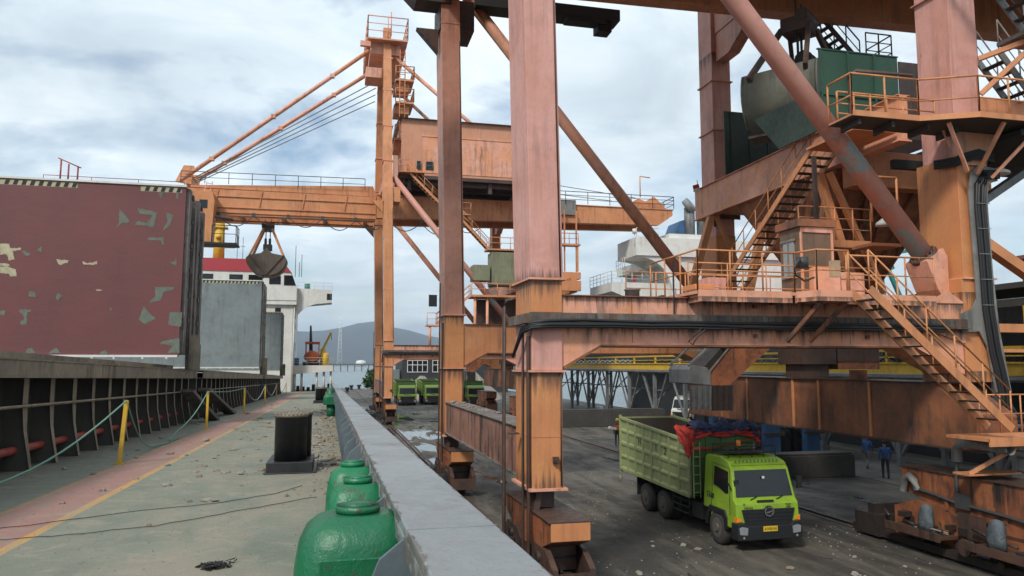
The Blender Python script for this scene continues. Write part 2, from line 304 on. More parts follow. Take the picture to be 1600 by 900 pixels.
# ------------------------------------------------------------------ mesh builder
OFF = {}
class MB:
    def __init__(s): s.v = []; s.f = []; s.sm = []; s.mi = []; s.mat = 0
    def add(s, vs, fs, smooth=False):
        b = len(s.v); s.v += [Vector(q) for q in vs]
        for f in fs: s.f.append([b + i for i in f]); s.sm.append(smooth); s.mi.append(s.mat)
        return s
    def box(s, x0, y0, z0, x1, y1, z1):
        return s.hexa([(x0, y0, z0), (x1, y0, z0), (x1, y1, z0), (x0, y1, z0), (x0, y0, z1), (x1, y0, z1), (x1, y1, z1), (x0, y1, z1)])
    def hexa(s, vs):
        return s.add(vs, [(0, 3, 2, 1), (4, 5, 6, 7), (0, 1, 5, 4), (1, 2, 6, 5), (2, 3, 7, 6), (3, 0, 4, 7)])
    def bar(s, p, q, w, h, up=(0, 0, 1)):
        p, q = Vector(p), Vector(q); d = (q - p).normalized(); up = Vector(up)
        sd = d.cross(up)
        if sd.length < 1e-3: sd = d.cross(Vector((0, 1, 0)))
        sd.normalize(); u = sd.cross(d).normalized(); a = sd * w / 2; b = u * h / 2
        return s.hexa([p - a - b, p + a - b, q + a - b, q - a - b, p - a + b, p + a + b, q + a + b, q - a + b])
    def tube(s, p, q, r, r2=None, n=8):
        p, q = Vector(p), Vector(q); r2 = r if r2 is None else r2; d = (q - p).normalized()
        a = d.cross(Vector((0, 0, 1)) if abs(d.z) < .95 else Vector((1, 0, 0))).normalized(); b = d.cross(a)
        vs = []
        for c, rr in ((p, r), (q, r2)):
            for i in range(n): t = 2 * math.pi * i / n; vs.append(c + (a * math.cos(t) + b * math.sin(t)) * rr)
        s.add(vs, [(i, (i + 1) % n, n + (i + 1) % n, n + i) for i in range(n)], True)
        k = len(s.v) - 2 * n; s.f.append([k + i for i in range(n)][::-1]); s.f.append([k + n + i for i in range(n)]); s.sm += [False] * 2; s.mi += [s.mat] * 2
        return s
    def path(s, pts, r, n=6):
        pts = [Vector(p) for p in pts]; k = len(pts); vs = []
        for i, p in enumerate(pts):
            d = (pts[min(i + 1, k - 1)] - pts[max(i - 1, 0)]).normalized()
            a = d.cross(Vector((0, 0, 1)) if abs(d.z) < .95 else Vector((1, 0, 0))).normalized(); b = d.cross(a)
            for j in range(n): t = 2 * math.pi * j / n; vs.append(p + (a * math.cos(t) + b * math.sin(t)) * r)
        fs = [(i * n + j, i * n + (j + 1) % n, (i + 1) * n + (j + 1) % n, (i + 1) * n + j) for i in range(k - 1) for j in range(n)]
        s.add(vs, fs, True); return s
    def prism(s, poly, ax, a0, a1):
        def P(u, v, a): return {'x': (a, u, v), 'y': (u, a, v), 'z': (u, v, a)}[ax]
        n = len(poly); vs = [P(u, v, a0) for u, v in poly] + [P(u, v, a1) for u, v in poly]
        return s.add(vs, [tuple(range(n)), tuple(range(2 * n - 1, n - 1, -1))] + [(i, (i + 1) % n, n + (i + 1) % n, n + i) for i in range(n)])
    def lathe(s, prof, c, n=24, sx=1, sy=1):
        c = Vector(c); vs = []
        for r, z in prof:
            for i in range(n): t = 2 * math.pi * i / n; vs.append(c + Vector((r * math.cos(t) * sx, r * math.sin(t) * sy, z)))
        k = len(prof); s.add(vs, [(i * n + j, i * n + (j + 1) % n, (i + 1) * n + (j + 1) % n, (i + 1) * n + j) for i in range(k - 1) for j in range(n)], True)
        b = len(s.v) - k * n; s.f.append([b + i for i in range(n)]); s.f.append([b + (k - 1) * n + i for i in range(n)]); s.sm += [False] * 2; s.mi += [s.mat] * 2
        return s
    def wheel(s, c, r, w, n=20, ax='x'):
        d = Vector({'x': (1, 0, 0), 'y': (0, 1, 0)}[ax]) * w / 2; c = Vector(c); return s.tube(c - d, c + d, r, n=n)
    def clusters(s):
        par = list(range(len(s.v)))
        def fd(i):
            while par[i] != i: par[i] = par[par[i]]; i = par[i]
            return i
        for f in s.f:
            for k in f[1:]: par[fd(k)] = fd(f[0])
        bb = {}
        for i, q in enumerate(s.v):
            r = fd(i); b = bb.setdefault(r, [q.copy(), q.copy()])
            for k in range(3): b[0][k] = min(b[0][k], q[k]); b[1][k] = max(b[1][k], q[k])
        grp = [[r, [r]] for r in bb]; boxes = [[bb[r][0], bb[r][1], [r]] for r in bb]; ch = True
        if len(boxes) > 160: return None
        while ch:
            ch = False; out = []
            for b in boxes:
                for c in out:
                    if all(b[0][k] - .06 <= c[1][k] and c[0][k] - .06 <= b[1][k] for k in range(3)):
                        for k in range(3): c[0][k] = min(c[0][k], b[0][k]); c[1][k] = max(c[1][k], b[1][k])
                        c[2] += b[2]; ch = True; break
                else: out.append(b)
            boxes = out
        if len(boxes) < 2 or len(boxes) > 24: return None
        where = {r: i for i, b in enumerate(boxes) for r in b[2]}; parts = [MB() for _ in boxes]
        maps = [dict() for _ in boxes]
        for f, sm, mi in zip(s.f, s.sm, s.mi):
            i = where[fd(f[0])]; m = maps[i]; p = parts[i]
            for k in f:
                if k not in m: m[k] = len(p.v); p.v.append(s.v[k])
            p.f.append([m[k] for k in f]); p.sm.append(sm); p.mi.append(mi)
        return sorted(parts, key=lambda p: -len(p.v))
    def build(s, name, mats, parent=None, bevel=0, local=False):
        if parent is not None and name not in ('chassis', 'emblem', 'window_frame', 'cable', 'cable_tray', 'foliage', 'lettering', 'roof_lettering', 'brake_gear', 'staircase', 'idler_frames'):
            cl = s.clusters()
            if cl:
                obs = [p.build1(name, mats, parent, bevel, local) for p in cl]; return obs[0]
        return s.build1(name, mats, parent, bevel, local)
    def build1(s, name, mats, parent=None, bevel=0, local=False):
        me = bpy.data.meshes.new(name); off = Vector((0, 0, 0)) if (local or parent is None) else OFF.get(parent, Vector((0, 0, 0)))
        me.from_pydata([q - off for q in s.v], [], s.f)
        bm = bmesh.new(); bm.from_mesh(me); bmesh.ops.recalc_face_normals(bm, faces=bm.faces); bm.to_mesh(me); bm.free()
        me.polygons.foreach_set('use_smooth', s.sm); me.polygons.foreach_set('material_index', s.mi)
        for m in (mats if isinstance(mats, (list, tuple)) else [mats]): me.materials.append(M[m] if isinstance(m, str) else m)
        o = bpy.data.objects.new(name, me); COL.objects.link(o)
        if parent is not None: o.parent = parent; OFF[o] = off if not local else Vector((0, 0, 0))
        if bevel:
            b = o.modifiers.new('bevel', 'BEVEL'); b.width = bevel; b.segments = 2; b.limit_method = 'ANGLE'; b.angle_limit = R(40)
        return o
def tag(o, label=None, cat=None, group=None, kind=None):
    for k, v in (('label', label), ('category', cat), ('group', group), ('kind', kind)):
        if v: o[k] = v
    return o
def thing(name, label, cat, loc=(0, 0, 0), group=None, rot=None, world=True):
    o = bpy.data.objects.new(name, None); COL.objects.link(o); o.location = loc; o.empty_display_size = .2
    if rot: o.rotation_euler = rot
    OFF[o] = Vector(loc) if world else Vector((0, 0, 0))
    return tag(o, label, cat, group)
def copy_tree(o, parent=None):
    c = o.copy(); COL.objects.link(c); c.parent = parent
    for ch in o.children: copy_tree(ch, c)
    return c
def railing(mb, pts, h=1.05, step=1.4, r=.022, mids=(.5,)):
    pts = [Vector(p) for p in pts]; up = Vector((0, 0, h))
    for a, b in zip(pts, pts[1:]):
        n = max(1, round((b - a).length / step))
        for i in range(n + 1):
            p = a.lerp(b, i / n); mb.tube(p, p + up, r, n=5)
        mb.tube(a + up, b + up, r * 1.1, n=5)
        for m in mids: mb.tube(a + up * m, b + up * m, r * .8, n=5)
def stair(root, p, q, side, w, mat='orange', rmat='rail', treads=None, name='staircase', h=1.0, r=.022):
    """flight from p (low) to q (high); side = unit vector across"""
    p, q, side = Vector(p), Vector(q), Vector(side); mb = MB()
    for k in (0, w): mb.bar(p + side * k, q + side * k, .05, .22)
    n = treads or max(3, int((q.z - p.z) / .24))
    for i in range(1, n): c = p.lerp(q, i / n); mb.mat = 1; mb.bar(c + side * .03, c + side * (w - .03), .24, .035)
    o = mb.build(name, [mat, 'grate'], root)
    hr = MB()
    for k in (0, w):
        a, b = p + side * k, q + side * k; railing(hr, [a, b], h, 1.1, r)
    hr.build('handrail', rmat, o); return o
def text_obj(name, txt, size, loc, rot, mat, parent, ext=.004, fw=1.0):
    cu = bpy.data.curves.new(name, 'FONT'); cu.body = txt; cu.size = size; cu.extrude = ext; cu.align_x = 'CENTER'; cu.align_y = 'CENTER'
    t = bpy.data.objects.new(name + '_t', cu); COL.objects.link(t)
    dg = bpy.context.evaluated_depsgraph_get(); me = bpy.data.meshes.new_from_object(t.evaluated_get(dg)); bpy.data.objects.remove(t)
    o = bpy.data.objects.new(name, me); COL.objects.link(o); me.materials.clear(); me.materials.append(M[mat])
    o.parent = parent; o.location = Vector(loc) - OFF.get(parent, Vector((0, 0, 0))); o.rotation_euler = rot; o.scale = (fw, 1, 1); return o

# ------------------------------------------------------------------ ground, quay, sea, hills
sea = MB().box(-20000, -3000, -2.6, 20000, 30000, -2.3).build('sea', 'sea'); tag(sea, 'choppy grey green harbour water beyond the quay', 'water', kind='structure')
q = MB().box(2.6, -60, -2.2, 36, 172, 0).build('quay_ground', 'quay'); tag(q, 'dark coal stained quay apron with puddles', 'ground', kind='structure')
k = MB().box(2.6, -60, .003, 3.0, 172, .22).build('quay_kerb', 'concrete'); tag(k, 'low concrete kerb along the quay edge', 'kerb', kind='structure')
for x in (5.3, 17.3):
    mb = MB(); mb.box(x - .04, -40, .004, x + .04, 168, .07); mb.box(x - .3, -40, .002, x - .16, 168, .02); mb.box(x + .16, -40, .002, x + .3, 168, .02)
    tag(mb.build('crane_track', 'rustdark'), 'worn steel crane track laid in the quay', 'track', kind='structure')
def ridge(name, y, x0, x1, prof, seed):
    n, mrows = 90, 14; vs = []; fs = []
    for j in range(mrows):
        t = j / (mrows - 1)
        for i in range(n):
            u = i / (n - 1); x = x0 + (x1 - x0) * u; h = prof(x) * .94
            dz = mnoise.fractal(Vector((x * .0016, t * 3, seed)), 1, 2, 6) * h * .13 * math.sin(math.pi * min(1, t * 1.0))
            vs.append((x, y - 1500 + 3000 * t, -3 + h * math.sin(math.pi * t) ** .8 + dz + (8 * mnoise.fractal(Vector((x * .02, t * 9, seed)), 1, 2, 3) if 0 < j < mrows - 1 else 0)))
    for j in range(mrows - 1):
        for i in range(n - 1): a = j * n + i; fs.append((a, a + 1, a + n + 1, a + n))
    return tag(MB().add(vs, fs, True).build(name, 'mount'), 'distant forested mountain ridge across the bay', 'hills', kind='structure')
def prof1(x):
    pts = [(-4000, 160), (-1500, 330), (-700, 260), (-420, 330), (-256, 335), (-180, 312), (-90, 318), (60, 345), (150, 365), (331, 405), (500, 370), (690, 340), (888, 255), (1300, 300), (2200, 260), (4500, 200), (9000, 150)]
    for (a, ha), (b, hb) in zip(pts, pts[1:]):
        if a <= x <= b: return ha + (hb - ha) * (x - a) / (b - a)
    return 150
ridge('hills', 7000, -4000, 9000, prof1, 3.3)
M['oil'] = flat('white_tank_paint', (.75, .75, .72), .5)
for i, (x, y, r, h) in enumerate([(155, 2300, 28, 34), (98, 2500, 16, 18)]):
    o = MB().lathe([(r, -2), (r, h * .7), (r * .8, h * .9), (r * .3, h)], (x, y, 0), 20).build('storage_tank', 'oil')
    tag(o, ['large domed white storage tank on the far shore', 'smaller white storage tank far left of the domed one'][i], 'tank')
mb = MB()
mb.box(-60, 900, 4, 260, 906, 6)
for i in range(40): x = -60 + i * 8; mb.box(x, 901, -2.3, x + 1, 905, 4)
tag(mb.build('pier', 'concrete'), 'long low pier on piles crossing the bay', 'pier')
mb = MB()
for sx in (-1, 1):
    for sy in (-1, 1): mb.tube((18.6 + sx * 5, 1500 + sy * 5, 0), (18.6 + sx * .8, 1500 + sy * .8, 95), .5, .3, 4)
for i in range(12):
    z = i * 8; t = 1 - i / 12; a = .8 + 4.2 * t; b = .8 + 4.2 * max(0, t - 1 / 12)
    mb.tube((18.6 - a, 1495, z), (18.6 + b, 1495, z + 8), .25, n=4); mb.tube((18.6 + a, 1495, z), (18.6 - b, 1495, z + 8), .25, n=4)
tag(mb.build('lattice_tower', 'oil'), 'faint white lattice tower on the far side of the water', 'tower')

# ------------------------------------------------------------------ the ship we stand on (own axes: y aft, z up from the deck)
ship = thing('cargo_ship', 'moored bulk carrier with dusty green deck, raised hatch covers and white bridge', 'ship', EYE + Matrix.Rotation(-TRIM, 3, 'X') @ Vector((0, 0, -1.6)), rot=(-TRIM, 0, 0), world=False)
def sh(mb, name, mat, parent=ship, **kw): return mb.build(name, mat, parent, local=True, **kw)
mb = MB(); mb.prism([(-27, -30), (.62, -30), (.62, 112), (-3, 124), (-24, 124), (-27, 112)], 'z', -7.5, -.03); sh(mb, 'hull', 'coamdark')
mb = MB(); mb.prism([(-27, -30), (.60, -30), (.60, 112), (-3, 123.8), (-24, 123.8), (-27, 112)], 'z', -.03, 0); sh(mb, 'deck', 'deck')
# bulwark
mb = MB(); mb.box(.50, -6, 0.002, .52, 98, 1.06); bw = sh(mb, 'bulwark', 'bulwark')
mb = MB(); mb.prism([(.262, 1.06), (.57, 1.06), (.57, 1.1), (.262, 1.1)], 'y', -6, 98.2); mb.box(.262, -6, .99, .277, 98.2, 1.0599); sh(mb, 'cap_rail', 'cap', bw, bevel=.008)
for k in range(26):
    yj = -1.3 + k * 3.9; mb = MB(); mb.box(.2635, yj - .004, 1.1003, .5685, yj + .004, 1.1022); sh(mb, 'weld_seam', 'cap', bw)
y = .76; kk = 0
while y < 98:
    mb = MB(); poly = [(.4995, .003), (.4995, 1.058), (.268, 1.058), (.18, .99), (.15, .92), (.30, .62), (.30, .003)]
    mb.prism(poly, 'y', y - .007, y + .007); mb.box(.27, y - .05, .003, .30, y + .05, .62)
    sh(mb, 'bulwark_stay', 'bulwark', bw, bevel=.003 if y < 12 else 0)
    y += .97
    kk += 1
# hatch coamings
XC = -5.62
def coaming(y0, y1, first):
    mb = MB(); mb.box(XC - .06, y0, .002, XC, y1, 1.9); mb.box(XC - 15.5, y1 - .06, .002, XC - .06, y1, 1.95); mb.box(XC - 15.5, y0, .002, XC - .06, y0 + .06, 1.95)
    c = sh(mb, 'hatch_coaming', 'coamdark')
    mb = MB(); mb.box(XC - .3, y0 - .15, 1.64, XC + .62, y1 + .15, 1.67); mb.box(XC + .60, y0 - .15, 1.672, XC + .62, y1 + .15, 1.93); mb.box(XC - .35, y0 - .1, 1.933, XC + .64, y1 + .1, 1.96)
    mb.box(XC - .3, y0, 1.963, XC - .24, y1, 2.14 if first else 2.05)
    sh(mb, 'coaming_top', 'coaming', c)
    mb = MB(); mb.tube((XC + .42, y0 + .2, 1.14), (XC + .42, y1, 1.15), .03, n=6); sh(mb, 'coaming_rail', 'coaming', c)
    n = int((y1 - y0) / 1.35)
    for i in range(n + 1):
        yy = y0 + .05 + (y1 - y0 - .1) * i / n
        mb = MB(); mb.prism([(XC + .001, .003), (XC + .001, 1.638), (XC + .34, 1.638), (XC + .34, 1.15), (XC + .37, .70), (XC + .50, .003)], 'y', yy - .008, yy + .008)
        mb.mat = 1
        mb.add([(XC + .345, yy - .12, 1.635), (XC + .345, yy + .12, 1.635), (XC + .345, yy + .12, 1.15), (XC + .345, yy - .12, 1.15), (XC + .375, yy - .08, .70), (XC + .375, yy + .08, .70), (XC + .505, yy + .06, .01), (XC + .505, yy - .06, .01)],
               [(0, 1, 2, 3), (3, 2, 5, 4), (4, 5, 6, 7)])
        sh(mb, 'coaming_stay', ['coamdark', 'coaming'], c)
    mb = MB()
    mb.path([(XC + .2, y0 + .5, .36), (XC + .2, y1 - 1, .36)], .075, 10)
    sh(mb, 'fire_main', 'redpipe', c)
    return c
coaming(4.5, 31.5, True); coaming(33.2, 62, False); coaming(63.6, 88, False)
# folded hatch covers standing on end
def cover(y, z0, z1, xr, mat, depth, label, patches=False):
    mb = MB(); mb.box(xr - 15, y, z0, xr, y + .10, z1)
    c = sh(mb, 'hatch_cover', mat); tag(c, label)
    # white weathered lip top and bottom
    mb = MB(); mb.box(xr - 15, y - .05, z1 + .003, xr + .02, y + .2, z1 + .07); mb.box(xr - 15, y - .12, z0 - .08, xr - .02, y + .2, z0 - .003)
    for i in range(18): xx = xr - .3 - i * .8 - random.random() * .2; mb.box(xx - .03, y - .13, z0 - .14, xx + .03, y - .122, z0 - .05)
    sh(mb, 'cover_seam', 'white', c)
    # edge frames of the folded stack
    yy = y
    for i in range(2):
        mb = MB(); mb.box(xr - .02, yy + .11, z0 + .05, xr + .12, yy + .55, z1 - .02); sh(mb, 'side_frame', 'covedge', c)
        mb = MB(); mb.box(xr - 15, yy + .6, z0 + .1, xr - .18, yy + 1.35, z1 - .15); sh(mb, 'folded_panel', 'covgrey', c)
        mb = MB(); mb.box(xr - .02, yy + 1.4, z0 - .3, xr + .10, yy + 1.75, z1 - .2); sh(mb, 'side_frame', 'covedge', c)
        mb = MB()
        for kq in range(7):
            zz = z0 + .3 + kq * (z1 - z0 - .6) / 6; mb.box(xr + .04, yy + .58, zz, xr + .16, yy + .80, zz + .16)
        sh(mb, 'cleat', 'rustdark', c)
        yy += depth / 2
    mb = MB(); mb.box(xr + .2, y + .9, 1.97, xr + .5, y + 1.2, 3.2); mb.box(xr - .1, y + 1.9, 1.97, xr + .4, y + 2.1, 2.9); sh(mb, 'hinge_post', 'coaming', c)
    # black and yellow edge marks
    mb = MB()
    n = int(15 / .26); mb.mat = 1
    for a_, b_ in (((0, 5), (13, 22), (41, 57)) if patches else ((0, 57),)): mb.box(xr - .2 - b_ * .26, y - .0015, z1 - .21, xr - .15 - a_ * .26, y - .0005, z1 - .03)
    mb.mat = 0
    for i in range(n):
        if patches and not (i < 5 or 12 < i < 22 or (i > 40 and i % 3)): continue
        xx = xr - .2 - i * .26; mb.hexa([(xx - .13, y - .006, z1 - .2), (xx, y - .006, z1 - .2), (xx, y - .001, z1 - .2), (xx - .13, y - .001, z1 - .2), (xx - .08, y - .006, z1 - .04), (xx + .05, y - .006, z1 - .04), (xx + .05, y - .001, z1 - .04), (xx - .08, y - .001, z1 - .04)])
    sh(mb, 'edge_mark', ['hazard', 'patch2'], c)
    return c
c1 = cover(28.5, 2.45, 8.45, -5.15, 'redcov', 3.8, 'maroon hatch cover with peeled grey green patches', True)
cover(59.9, 2.5, 9.0, -5.15, 'covgrey', 3.6, 'blue grey hatch cover behind the maroon one'); cover(84.5, 2.5, 8.7, -5.15, 'covgrey', 3.2, 'smaller looking grey hatch cover nearest the bridge')
# peeled paint: outlines seen on the maroon cover, (px, py) measured on its plane
def onplane(px, py, y=28.5):
    f = F_PX; d = Vector((math.sin(YAW) * math.cos(PITCH), math.cos(YAW) * math.cos(PITCH), math.sin(PITCH))); r = Vector((math.cos(YAW), -math.sin(YAW), 0)); u = r.cross(d)
    w = d * f + r * (px - 800) - u * (py - 450); w = Matrix.Rotation(TRIM, 3, 'X') @ w
    t = y / w.y; return (w.x * t, 1.6 + w.z * t)
PATCH = [
 [(187, 326), (203, 345), (200, 348), (192, 348), (182, 356), (186, 346)],
 [(215, 325), (245, 332), (240, 356), (228, 352), (211, 351), (216, 345), (230, 349), (238, 336), (218, 334)],
 [(260, 332), (270, 336), (266, 352), (254, 360), (262, 346)], [(230, 373), (233, 371), (256, 371), (256, 382), (253, 382), (251, 375), (232, 376)],
 [(276, 401), (276, 415), (264, 410), (273, 409)], [(243, 448), (272, 449), (271, 453), (256, 456), (250, 470), (233, 473), (243, 462)],
 [(225, 477), (232, 488), (243, 498), (226, 506), (217, 500), (221, 488)], [(266, 488), (285, 488), (283, 511), (262, 507), (264, 497)],
 [(46, 455), (56, 456), (55, 465), (45, 463)], [(32, 483), (52, 484), (42, 490), (42, 507), (33, 508), (31, 503), (38, 499), (36, 491), (29, 487)],
 [(0, 486), (8, 485), (7, 493), (0, 492)], [(33, 391), (38, 392), (48, 397), (44, 400), (38, 398)], [(60, 389), (65, 384), (66, 393), (57, 392)],
 [(250, 300), (256, 302), (252, 310), (247, 303)], [(276, 302), (279, 302), (278, 311), (275, 309)], [(90, 268 + 190), (97, 462), (90, 470), (87, 466)],
 [(172, 480), (176, 484), (172, 486)], [(43, 545), (50, 543), (55, 551), (40, 553)], [(80, 548), (88, 543), (95, 552), (75, 552)], [(255, 533), (280, 528), (281, 551), (262, 551), (270, 540), (250, 537)], [(158, 550), (164, 547), (168, 553), (154, 553)]]
PATCH2 = [[(0, 381), (15, 381), (16, 388), (33, 387), (31, 391), (20, 392), (23, 405), (14, 407), (11, 397), (0, 398)], [(0, 413), (25, 421), (26, 432), (16, 432), (14, 428), (0, 427)], [(0, 411), (14, 413), (16, 416), (0, 417)],
 [(88, 405), (108, 407), (105, 411), (99, 412), (96, 414), (91, 412)], [(129, 408), (135, 411), (144, 411), (152, 408), (152, 413), (143, 414), (135, 413), (130, 413)], [(150, 452), (160, 453), (157, 454), (151, 454)]]
for lst, mt in ((PATCH, 'patch'), (PATCH2, 'patch2')):
    mb = MB()
    for p in lst:
        pts = []
        for i in range(len(p)):
            a, b = Vector(p[i]), Vector(p[(i + 1) % len(p)]); m = max(2, int((b - a).length / 2.2))
            for j in range(m):
                c = a.lerp(b, j / m); k = Vector((random.uniform(-.8, .8), random.uniform(-.8, .8))) if j else Vector((0, 0)); pts.append(onplane(*(c + k)))
        mb.prism(pts, 'y', 28.494, 28.4995)
    sh(mb, 'peeled_patch', mt, c1)
mb = MB(); railing(mb, [(-9.9, 28.9, 8.52), (-5.3, 28.9, 8.52)], .22, 1.5, .012, ()); mb.tube((-9.4, 29, 8.5), (-9.4, 29, 9.35), .03); mb.tube((-9.15, 29, 8.5), (-9.15, 29, 9.2), .03); mb.tube((-8.85, 29, 8.5), (-8.85, 29, 9.1), .03); mb.tube((-9.5, 29, 9.4), (-8.75, 29, 9.08), .02)
sh(mb, 'top_rail', 'redpipe', c1)
# hatch one opening: one dark rusty sheet stands in for the hold
mb = MB(); mb.box(XC - 15, 4.6, .5, XC - .1, 31.4, .7); sh(mb, 'hold_floor', 'rustdark')
# rope posts
for i, (x, y, h) in enumerate([(-3.87, 16.1, 1.2), (-3.85, 26.6, 1.2), (-3.87, 38, 1.2), (-3.95, 50.9, 1.2), (-4.1, 64, 1.2), (-4.2, 80, 1.2), (-3.87, 6.4, 1.2)]):
    mb = MB(); mb.bar((x, y, .004), (x + (.07 if i == 0 else .0), y, h), .07, .07); mb.box(x - .09, y - .09, .002, x + .09, y + .09, .02); sh(mb, 'rope_post', 'yellow')
# bollards
for (x, y, s) in ((-.60, 13.7, 1.0), (-.55, 52.0, 1.05)):
    mb = MB(); mb.box(x - .41 * s, y - .05, .003, x + .36 * s, y + 1.5 * s, .19); mb.box(x - .45 * s, y - .1, .002, x + .42 * s, y + 1.6 * s, .025); b = sh(mb, 'bollard', 'bollard', bevel=.01)
    for dx, dy in ((-.03, .34), (.03, 1.1)):
        mb = MB(); mb.lathe([(.275 * s, .19), (.275 * s, .93), (.29 * s, .935)], (x + dx, y + dy * s, 0), 28); sh(mb, 'bollard_post', 'bollard', b)
        mb = MB(); mb.lathe([(.29 * s, .936), (.30 * s, .965), (.29 * s, .985)], (x + dx, y + dy * s, 0), 28)
        for a in range(26): t = a / 26 * 6.283; mb.tube((x + dx + .27 * s * math.cos(t), y + dy * s + .27 * s * math.sin(t), .975), (x + dx + .30 * s * math.cos(t), y + dy * s + .30 * s * math.sin(t), 1.0), .016, n=5)
        sh(mb, 'post_top', 'boltop', b)
# green mushroom vents against the bulwark
def vent(x, y, r=.27, neck=.095, lean=0, sz=1.0):
    mb = MB(); n = 40; H = .93; prof = [(.62, .0), (.80, .012), (.93, .05), (1.0, .14), (1.0, .30), (1.0, .52), (.97, .57)]
    vs = []; rows = [(k, z) for k, z in [(.96, .50), (1.0, .56), (1.0, .74), (.985, .80), (.93, .865), (.82, .91), (.66, .935), (.50, .945)]]
    for k, z in rows:
        for i in range(n):
            t = 2 * math.pi * i / n; c, s_ = math.cos(t), math.sin(t)
            q = (abs(c) ** 3.2 + abs(s_) ** 3.2) ** (-1 / 3.2)          # rounded square plan
            vs.append((x + c * q * r * k, y + s_ * q * r * k * .95, z))
    fs = [(j * n + i, j * n + (i + 1) % n, (j + 1) * n + (i + 1) % n, (j + 1) * n + i) for j in range(len(rows) - 1) for i in range(n)]
    mb.add(vs, fs, True); b = len(mb.v) - n; mb.add(mb.v[b:b + n], [tuple(range(n))]); mb.add(mb.v[:n], [tuple(range(n))])
    mb.box(x - r * .6, y - r * .955 - .012, .52, x + r * .62, y - r * .9, .845)
    for q in mb.v: q.z = .5 + (q.z - .5) * sz
    zt = .5 + .445 * sz - .945
    v = sh(mb, 'deck_vent', 'vent', bevel=.006)
    mb = MB(); zt += .937; mb.lathe([(neck * .9, -.02), (neck * .9, .008), (neck, .012), (neck * 1.02, .022), (neck * .98, .038)], (x, y, zt), 36); mb.lathe([(neck * .975, .0385), (neck * .2, .047)], (x, y, zt), 36); sh(mb, 'vent_cap', 'vent', v)
    mb = MB(); mb.lathe([(r * .55, .003), (r * .55, .5)], (x, y, 0), 20); sh(mb, 'vent_trunk', 'vent', v)
    return v
for x, y, r, nk, sz in ((.125, 3.2, .245, .088, 1.27), (.16, 4.15, .165, .075, 1.25), (.16, 5.05, .165, .075, 1.22)): vent(x, y, r, nk, 0, sz)
vent(.1, 33.5, .33)
mb = MB(); mb.tube((.1, 44, .01), (.1, 44, 1.1), .22); sh(mb, 'deck_vent', 'vent')
# superstructure
Y = 100
mb = MB(); mb.box(-22, Y, .003, -4.7, Y + 15, 11); mb.mat = 0
mb.prism([(-22.5, 11.002), (-4.3, 11.002), (-4.3, 13.3), (-5.1, 15.1), (-22, 15.1), (-22.5, 13.4)], 'y', Y - .4, Y + 9)
sp = sh(mb, 'superstructure', 'white')
mb = MB(); mb.prism([(-22.3, 15.102), (-5.0, 15.102), (-6.2, 16.7), (-21.5, 16.7)], 'y', Y - .5, Y + 8.5); sh(mb, 'red_parapet', flat('red_stripe_paint', (.42, .04, .05), .5), sp)
mb = MB(); arc = [(-4.69 + 3.6 * (1 - math.cos(a)) , 8.0 + 3.3 * math.sin(a)) for a in [R(k) for k in range(0, 91, 10)]]
mb.prism([(-4.29, 13.2), (.1, 13.1), (.1, 11.45)] + arc[::-1] + [(-4.69, 8.0)] + [(-4.69, 11)], 'y', Y + .5, Y + .7); mb.prism([(-4.29, 13.2), (.1, 13.1), (.1, 11.45)] + [(-1.1, 11.3), (-4.29, 11.0)], 'y', Y + .72, Y + 3.2)
sh(mb, 'bridge_wing', 'white', sp)
for a, b, c, d in ((-12.5, 13.6, -10.9, 14.7), (-10.2, 13.6, -8.5, 14.7), (-6.8 - .9, 13.55, -6.3, 14.65), (-16, 13.6, -14.4, 14.7)):
    mb = MB(); mb.box(a, Y - .43, b, c, Y - .405, d); f = sh(mb, 'window', 'glass', sp)
mb = MB(); mb.prism([(-5.9, 13.45), (-4.42, 13.45), (-4.9, 14.75), (-5.9, 14.75)], 'y', Y - .44, Y - .405); sh(mb, 'window', 'glass', sp)
for x, z in ((-6.9, 9.7), (-9.6, 9.7), (-13, 9.7)):
    mb = MB(); mb.box(x, Y - .03, z, x + .7, Y - .004, z + .9); sh(mb, 'window', 'glass', sp)
for k in range(3): mb = MB(); mb.box(-4.698, Y + 3 + k * 3, 5.4, -4.68, Y + 4 + k * 3, 6.6); sh(mb, 'window', 'glass', sp)
for k in range(3): mb = MB(); mb.box(-4.698, Y + 2 + k * 3, 8.4, -4.68, Y + 3 + k * 3, 9.4); sh(mb, 'window', 'glass', sp)
mb = MB(); mb.box(-.1, Y + .45, 11.8, .08, Y + .49, 12.6); mb.box(-.55, Y + .45, 11.8, -.15, Y + .49, 12.6); sh(mb, 'window', 'glass', sp)
mb = MB(); mb.box(-22, Y - .42, 11.45, -4.28, Y - .40, 11.55); sh(mb, 'trim_band', 'covgrey', sp)
mb = MB(); mb.tube((-4.55, Y - .05, .2), (-4.55, Y - .05, 10.9), .07); sh(mb, 'drain_pipe', 'white', sp)
mb = MB(); railing(mb, [(-4.3, Y + .6, 13.15), (.1, Y + .6, 13.1)], .9, 1.1, .02); sh(mb, 'wing_rail', 'white', sp)
mb = MB(); mb.box(-3.4, Y + .9, 13.3, -2.7, Y + 1.5, 13.9); sh(mb, 'lamp_box', 'tealg', sp)
